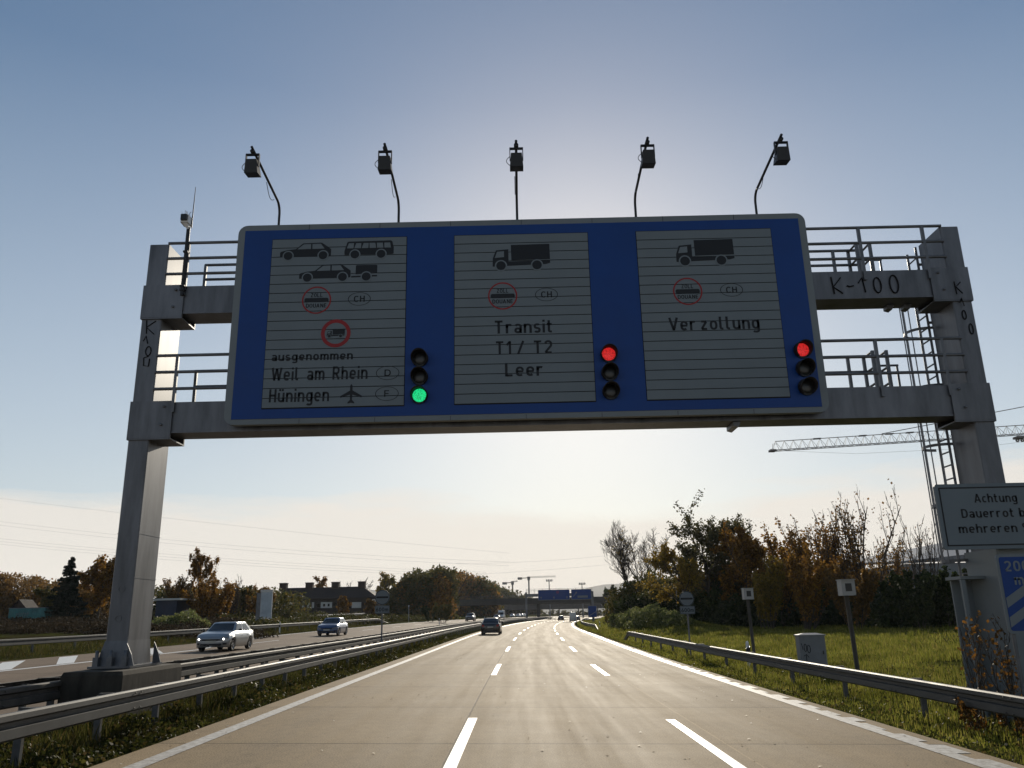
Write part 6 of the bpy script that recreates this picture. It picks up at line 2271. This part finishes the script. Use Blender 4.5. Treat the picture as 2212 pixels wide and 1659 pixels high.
# hazy far ridge
M['ridge'] = pbr('far ridge forest', (0.05, 0.06, 0.055), 0.9, 0, 0.1, 0.2, 0.01)
def ridge(name, prof, Y, dep):
    mb = MB()
    top = [at(x, y, Y) for x, y in prof]
    vs = []
    for p in top: vs += [(p.x, Y - dep, -60), (p.x, Y - dep * 0.3, (p.z) * 0.6), (p.x, Y, p.z), (p.x, Y + dep, -60)]
    fs = [(i * 4 + k, i * 4 + 4 + k, i * 4 + 5 + k, i * 4 + 1 + k) for i in range(len(top) - 1) for k in range(3)]
    mb.add(vs, fs, 0, True)
    o = mb.build(name, M['ridge']); o['kind'] = 'structure'
    return o
ridge('hills', [(560, 1290), (640, 1281), (700, 1276), (770, 1272), (830, 1276), (900, 1286), (1000, 1297), (1120, 1300), (1200, 1294), (1240, 1281), (1262, 1272), (1285, 1266), (1310, 1262), (1345, 1261), (1400, 1266), (1470, 1270), (1600, 1280), (1900, 1300)], 3600, 900)


# ------------------------------------------------------------------ grass and weeds
def blades(name, label, n, ufun, hmin, hmax, w, mat, seed, cat='grass', clump=0.0, lean=0.35):
    rs = np.random.default_rng(seed)
    u, y, f = ufun(rs, n)
    n = len(u)
    base = np.array([[*P(a, b, -0.02)] for a, b in zip(u, y)])
    if clump:
        k = np.sin(base[:, 0] * 2.1 + 1.3 * np.sin(base[:, 1] * 1.7)) * np.sin(base[:, 1] * 1.3 + base[:, 0]) * 0.5 + 0.5
    else: k = np.full(n, 0.5)
    h = (hmin + (hmax - hmin) * rs.random(n) ** 1.6) * (0.55 + 0.9 * k) * f
    a = rs.uniform(0, 2 * pi, n)
    ww = w * (0.6 + 0.8 * rs.random(n)) * np.maximum(1, y / 28)
    dx, dy = np.cos(a) * ww / 2, np.sin(a) * ww / 2
    la = rs.uniform(0, 2 * pi, n); ll = lean * h * rs.random(n)
    tip = base + np.stack([np.cos(la) * ll, np.sin(la) * ll, h], 1)
    mid = base * 0.5 + tip * 0.5 + np.stack([np.zeros(n), np.zeros(n), h * 0.12], 1)
    d = np.stack([dx, dy, np.zeros(n)], 1)
    v = np.stack([base - d, base + d, mid + d * 0.8, tip, mid - d * 0.8], 1).reshape(-1, 3)
    o = np_mesh(name, v, 5, mat)
    tag(o, label, cat, kind='stuff')
    return o


def right_near(rs, n):
    y = 4 + 46 * rs.random(n) ** 1.5
    u = 6.42 + 8 * rs.random(n) ** 1.25
    return u, y, 0.30 + 0.75 * np.clip((u - 6.5) / 1.4, 0, 1)
def right_far(rs, n):
    y = 32 + 110 * rs.random(n) ** 1.3
    u = 6.6 + (8 + 0.28 * (y - 20)) * rs.random(n)
    return u, y, 0.35 + 0.65 * np.clip((u - 6.6) / 1.5, 0, 1)
def median(rs, n):
    y = 3 + 70 * rs.random(n) ** 1.7
    u = -5.52 - 1.9 * rs.random(n) ** 1.1
    return u, y, 0.2 + 1.1 * np.clip((-5.5 - u) / 0.75, 0, 1)
def left_verge(rs, n):
    y = 25 + 90 * rs.random(n) ** 1.3
    u = -21.85 - 8 * rs.random(n)
    return u, y, 0.35 + 0.8 * np.clip((-21.9 - u) / 3, 0, 1)
def right_bank(rs, n):
    y = 85 + 190 * rs.random(n) ** 1.2
    u = 7.0 + 17 * rs.random(n)
    return u, y, np.ones(n)
def right_slope(rs, n):
    y = 30 + 70 * rs.random(n)
    u = 12 + 34 * rs.random(n)
    return u, y, np.ones(n)
blades('verge_grass', 'green grass along the near right verge under the guard rail', 110000, right_near, 0.05, 0.24, 0.012, M['grass'], 81, clump=1)
blades('meadow_grass', 'sunlit grass bank rising to the right-hand hedge', 120000, right_far, 0.08, 0.28, 0.016, M['grass'], 82, clump=1)
blades('meadow_grass', 'sunlit grass at the foot of the right-hand hedge', 70000, right_slope, 0.10, 0.30, 0.018, M['grass'], 86, clump=1)
blades('meadow_grass', 'bright grass bank climbing beside the far right guard rail', 40000, right_bank, 0.12, 0.34, 0.02, M['grass'], 87, clump=1)
blades('median_weeds', 'dark weeds and grass in the central reservation under the rails', 70000, median, 0.04, 0.26, 0.012, M['weeds'], 83, clump=1, lean=0.6)
blades('verge_grass', 'yellow-green grass on the far left verge around the guard rail', 60000, left_verge, 0.08, 0.30, 0.016, M['weeds'], 84, clump=1)


def weed_leaves(name, label, n, ufun, hmax, ls, leaf, seed):
    rs = np.random.default_rng(seed)
    u, y, f = ufun(rs, n)
    p = np.array([[*P(a, b)] for a, b in zip(u, y)])
    k = np.sin(p[:, 0] * 3 + p[:, 1] * 1.9) * np.sin(p[:, 1] * 0.9 + 2) * 0.5 + 0.5
    p[:, 2] += hmax * rs.random(len(u)) * k * np.clip(f, 0, 1)
    tag(leaves(name, p, ls, M[leaf], None, seed), label, 'weeds', kind='stuff')
weed_leaves('median_herbs', 'broad-leaved weeds in the central reservation', 34000, median, 0.34, 0.05, 'weeds', 91)
weed_leaves('verge_herbs', 'broad-leaved weeds and fallen leaves on the right verge', 9000, right_near, 0.28, 0.045, 'weeds', 92)

# orange-leaved bush at the right column and its runners over the rail
rs = np.random.default_rng(95)
rng = random.Random(95)
for k, (X, Y, h, nl, wd, lab) in enumerate(((8.38, 15.0, 1.9, 420, 0.5, 'young shrub with orange leaves standing in front of the right column'),
                                            (8.05, 14.3, 0.8, 700, 1.7, 'low spreading orange-leaved shrub leaning over the near right guard rail'),
                                            (8.35, 13.5, 0.8, 600, 1.5, 'low brown-leaved shrub at the foot of the blue 200 m marker'))):
    tree('shrub', lab, X, Y, h, 130 + k, 'leaf_shrub' if k < 2 else 'leaf_orange', nl, 0.052, 'shrub', 'shrubs by the right column', 'multi', 'bark', 0, 1, 0.35, 0.004, wd)


# ------------------------------------------------------------------ thin haze in the air
hz = bpy.data.materials.new('thin autumn haze')
hz.use_nodes = True
t = hz.node_tree
for n_ in list(t.nodes): t.nodes.remove(n_)
o_ = t.nodes.new('ShaderNodeOutputMaterial')
v_ = t.nodes.new('ShaderNodeVolumePrincipled')
v_.inputs['Color'].default_value = (0.92, 0.94, 1.0, 1)
v_.inputs['Density'].default_value = 0.00008
v_.inputs['Anisotropy'].default_value = 0.2
t.links.new(v_.outputs[0], o_.inputs['Volume'])
m_ = MB(); m_.box(-3000, 3000, -60, 6500, -140, 175)
tag(m_.build('haze', hz), 'thin pale autumn haze over the motorway', 'haze', kind='stuff')
